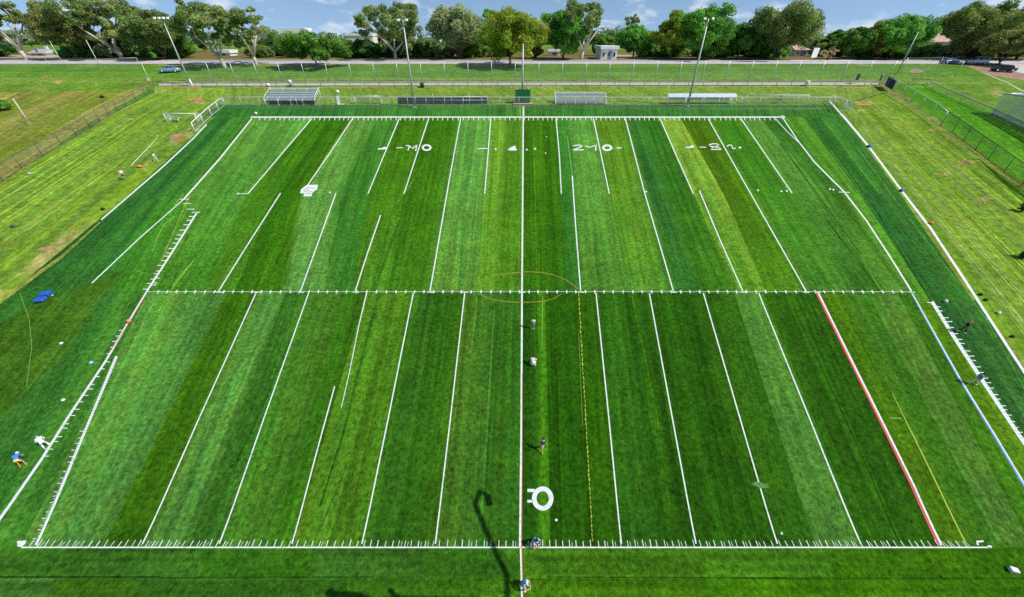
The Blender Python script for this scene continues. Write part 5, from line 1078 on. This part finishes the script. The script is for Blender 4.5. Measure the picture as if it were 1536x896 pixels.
# farther trees: copies of five prototypes
protos = []
for i, kd in enumerate(('dark', 'green', 'olive', 'grey', 'gum')):
    protos.append(make_tree('distant_tree', Vector((0, -300 - 20 * i, 0)), 12, 11, kd, 'x', 'distant trees among the houses', 600 + i, leafsize=.5, dens=.9, baseo=.05))
q = random.Random(17); FAR = []
for i in range(64):
    px = -30 + i * 25 + q.uniform(-9, 9); Y = q.uniform(170, 300); FAR.append((px, Y, q.uniform(39, 52), q.choice([0, 0, 1, 2, 2, 3, 4])))
FAR = [(p_, Y_, clear(p_, Y_, t_), k_) for p_, Y_, t_, k_ in FAR]; FAR = [f_ for f_ in FAR if f_[2] < 56]
LB3 = unique_labels([(t_[0], ['dark', 'green', 'olive', 'grey-green', 'pale-trunked'][t_[3]]) for t_ in FAR], 'far off %s tree %s the %s')
cnt = {}
for i, (px, Y, ty, kk) in enumerate(FAR):
    pr_ = protos[kk]
    P = Vector((X_at(px, Y, 24), Y, g(Y)))
    c = copy_tree(pr_); c.location = P; s = hgt(P, ty) / 12; c.scale = (s * q.uniform(.9, 1.4), s * q.uniform(.9, 1.3), s); c.rotation_euler.z = q.uniform(0, 6.28)
    c['label'] = LB3[i]
for p_ in protos:
    for ch in list(p_.children): bpy.data.objects.remove(ch)
    bpy.data.objects.remove(p_)
# far wood on the skyline: one mass
rs = np.random.default_rng(5); cen = []; rad = []
for i in range(520):
    Y = rs.uniform(380, 760); x = rs.uniform(-1.5, 1.5) * Y * 1.15; r_ = rs.uniform(5, 9.5) * (1 + .35 * math.sin(x * .013)); cen.append((x, Y, 21 + rs.uniform(1.5, 8.0) * (Y / 520) * (1 + .3 * math.sin(x * .009 + 1)))); rad.append(r_)
fw = leaf_cloud('distant_woodland', cen, rad, [(52, 70, 44), (64, 80, 50), (46, 64, 46), (72, 86, 58)], 80000, 1.1, rs, None, flat=.8); fw['kind'] = 'stuff'; fw['label'] = 'dark wooded skyline beyond the houses'

# ------------------------------------------------------------------ houses beyond the trees
def house(px0, px1, Y, base_off, ty_eave, ty_ridge, wallm, roofm, label, cat='house', depth_=9, flat=False, nwin=3, name='house'):
    zt = g(Y); xa, xb = X_at(px0, Y, 24), X_at(px1, Y, 24); W_ = xb - xa; P = Vector(((xa + xb) / 2, Y, zt)); He = hgt(P, ty_eave); Hr = hgt(P, ty_ridge)
    rt = root(name, P, 0, label, cat); MB().box((0, depth_ / 2, He / 2), (W_, depth_, He)).build('wall', M[wallm], rt)
    if flat: MB().box((0, depth_ / 2, (He + Hr) / 2), (W_ + .8, depth_ + .8, Hr - He), bev=.05).build('roof', M[roofm], rt)
    else:
        f = MB(); e = .6; f.add([(-W_ / 2 - e, -e, He), (W_ / 2 + e, -e, He), (W_ / 2 + e, depth_ + e, He), (-W_ / 2 - e, depth_ + e, He), (-W_ / 2 + W_ * .15, depth_ / 2, Hr), (W_ / 2 - W_ * .15, depth_ / 2, Hr)], [(0, 1, 5, 4), (1, 2, 5), (2, 3, 4, 5), (3, 0, 4), (0, 3, 2, 1)]); f.build('roof', M[roofm], rt)
        MB().box((W_ * .2, depth_ * .6, Hr), (.9, .7, 1.6)).build('chimney', M['cream'], rt)
    for k in range(nwin):
        x = -W_ / 2 + W_ * (k + .5) / nwin; fr = MB().box((x, -.03, He * .5), (W_ / nwin * .45, .08, He * .4)).build('window', M['wpaint'], rt); MB().box((x, -.08, He * .5), (W_ / nwin * .38, .04, He * .33)).build('pane', M['glass'], fr)
    d = MB().box((W_ * .08, -.05, 1.05), (.95, .08, 2.1)).build('door', M['gcloth'], rt); MB().ball((W_ * .08 + .35, -.12, 1.05), .05, 6, 5).build('handle', M['steel'], d)
house(424, 462, 290, 0, 50, 42, 'whitewall', 'wroof', 'white flat-roofed building among trees left of the umbrella-shaped gum', flat=True, name='building', cat='building')
house(484, 500, 300, 0, 57, 52, 'whitewall', 'wroof', 'small white building beyond the low spreading green tree', flat=True, nwin=2, name='building', cat='building')
house(520, 560, 260, 0, 54, 50.5, 'cream', 'wroof', 'long pale flat-roofed building behind the umbrella-shaped gum, left part', flat=True, name='building', cat='building')
house(640, 660, 250, 0, 56, 52, 'cream', 'greyroof', 'low cream house behind trees left of the grey-green tree', name='house')
house(903, 927, YR + 9.5, 0, 74, 69, 'whitewall', 'wroof', 'white modern house with flat roof left of the small round green tree', flat=True, nwin=3)
house(824, 840, 150, 0, 78, 75, 'whitewall', 'wroof', 'small white shelter behind the soft green drooping tree', flat=True, nwin=1, depth_=4, name='shelter', cat='shelter')
house(1070, 1098, 190, 0, 58, 50, 'cream', 'greyroof', 'grey-roofed house between the bright green tree and the mid-sized one')
house(1196, 1216, 145, 0, 75, 68, 'cream', 'pinkroof', 'small cream house right of the big dark olive tree', nwin=2)
house(1372, 1424, 170, 0, 63, 43, 'cream', 'pinkroof', 'house with a large faded terracotta roof right of the fresh green tree', depth_=14)
house(318, 340, 150, 0, 80, 75, 'whitewall', 'wroof', 'small white shed under the open gum tree', flat=True, nwin=1, depth_=4, name='shed', cat='shed')
house(36, 60, 150, 0, 80, 74, 'whitewall', 'greyroof', 'white shed behind the leaning gum at the left edge', nwin=2, depth_=5, name='shed', cat='shed')

# ------------------------------------------------------------------ unseen mast and boom, shaped only to cast the hooked shadow
def fromshadow(px, py, h):
    p = G(px, py); t = (h - p.z) / sunvec.z; return p + sunvec * t
a1 = fromshadow(760, 862, 31.0); a2 = fromshadow(712, 756, 31.6); a3 = fromshadow(720, 737, 31.8); a4 = fromshadow(731, 744, 31.6); a5 = fromshadow(734, 757, 31.2); a0 = a1 + Vector((0, -6, -.4))
base = Vector((a0.x, a0.y, 0)); rt = root('shadow_mast', base, 0, 'unseen mast with a crooked boom, shaped to cast the dark shadow on the near turf', 'unseen shadow caster')
f = MB(); f.tube([a0 - base, a1 - base, a2 - base], [.15, .145, .14], 8); f.build('boom', M['dsteel'], rt)
f = MB(); f.tube([a2 - base, a3 - base, a4 - base, a5 - base], [.15, .15, .17, .22], 8); f.build('hook_arm', M['dsteel'], rt)
f = MB(); f.tube([fromshadow(*p_) - base for p_ in ((760, 906, 30.9), (680, 900, 30.9), (597, 899, 30.9), (584, 885, 31.0))], .14, 8); f.build('shadow_side_arm', M['dsteel'], rt)
f = MB(); f.tube([fromshadow(*p_) - base for p_ in ((597, 899, 30.9), (560, 903, 30.9), (536, 893, 30.9), (500, 893, 31.0), (494, 889, 31.0))], [.14, .14, .17, .2, .25], 8); f.build('shadow_end_arm', M['dsteel'], rt)
f = MB(); f.tube([(0, 0, .3), (0, 0, 10.0), a0 - base], [.4, .34, .30], 8); f.build('mast_shaft', M['dsteel'], rt)
MB().box((0, 0, .55), (1.9, 2.6, .5), bev=.08).build('chassis', M['ycloth'], rt)  # base invented to carry the unseen shadow caster
for sx in (-1, 1):
    for sy in (-1, 1): w_ = MB(); w_.tube([(sx * .85, sy * .9, .35), (sx * 1.1, sy * .9, .35)], .35, 14); w_.build('wheel', M['rubber'], rt)
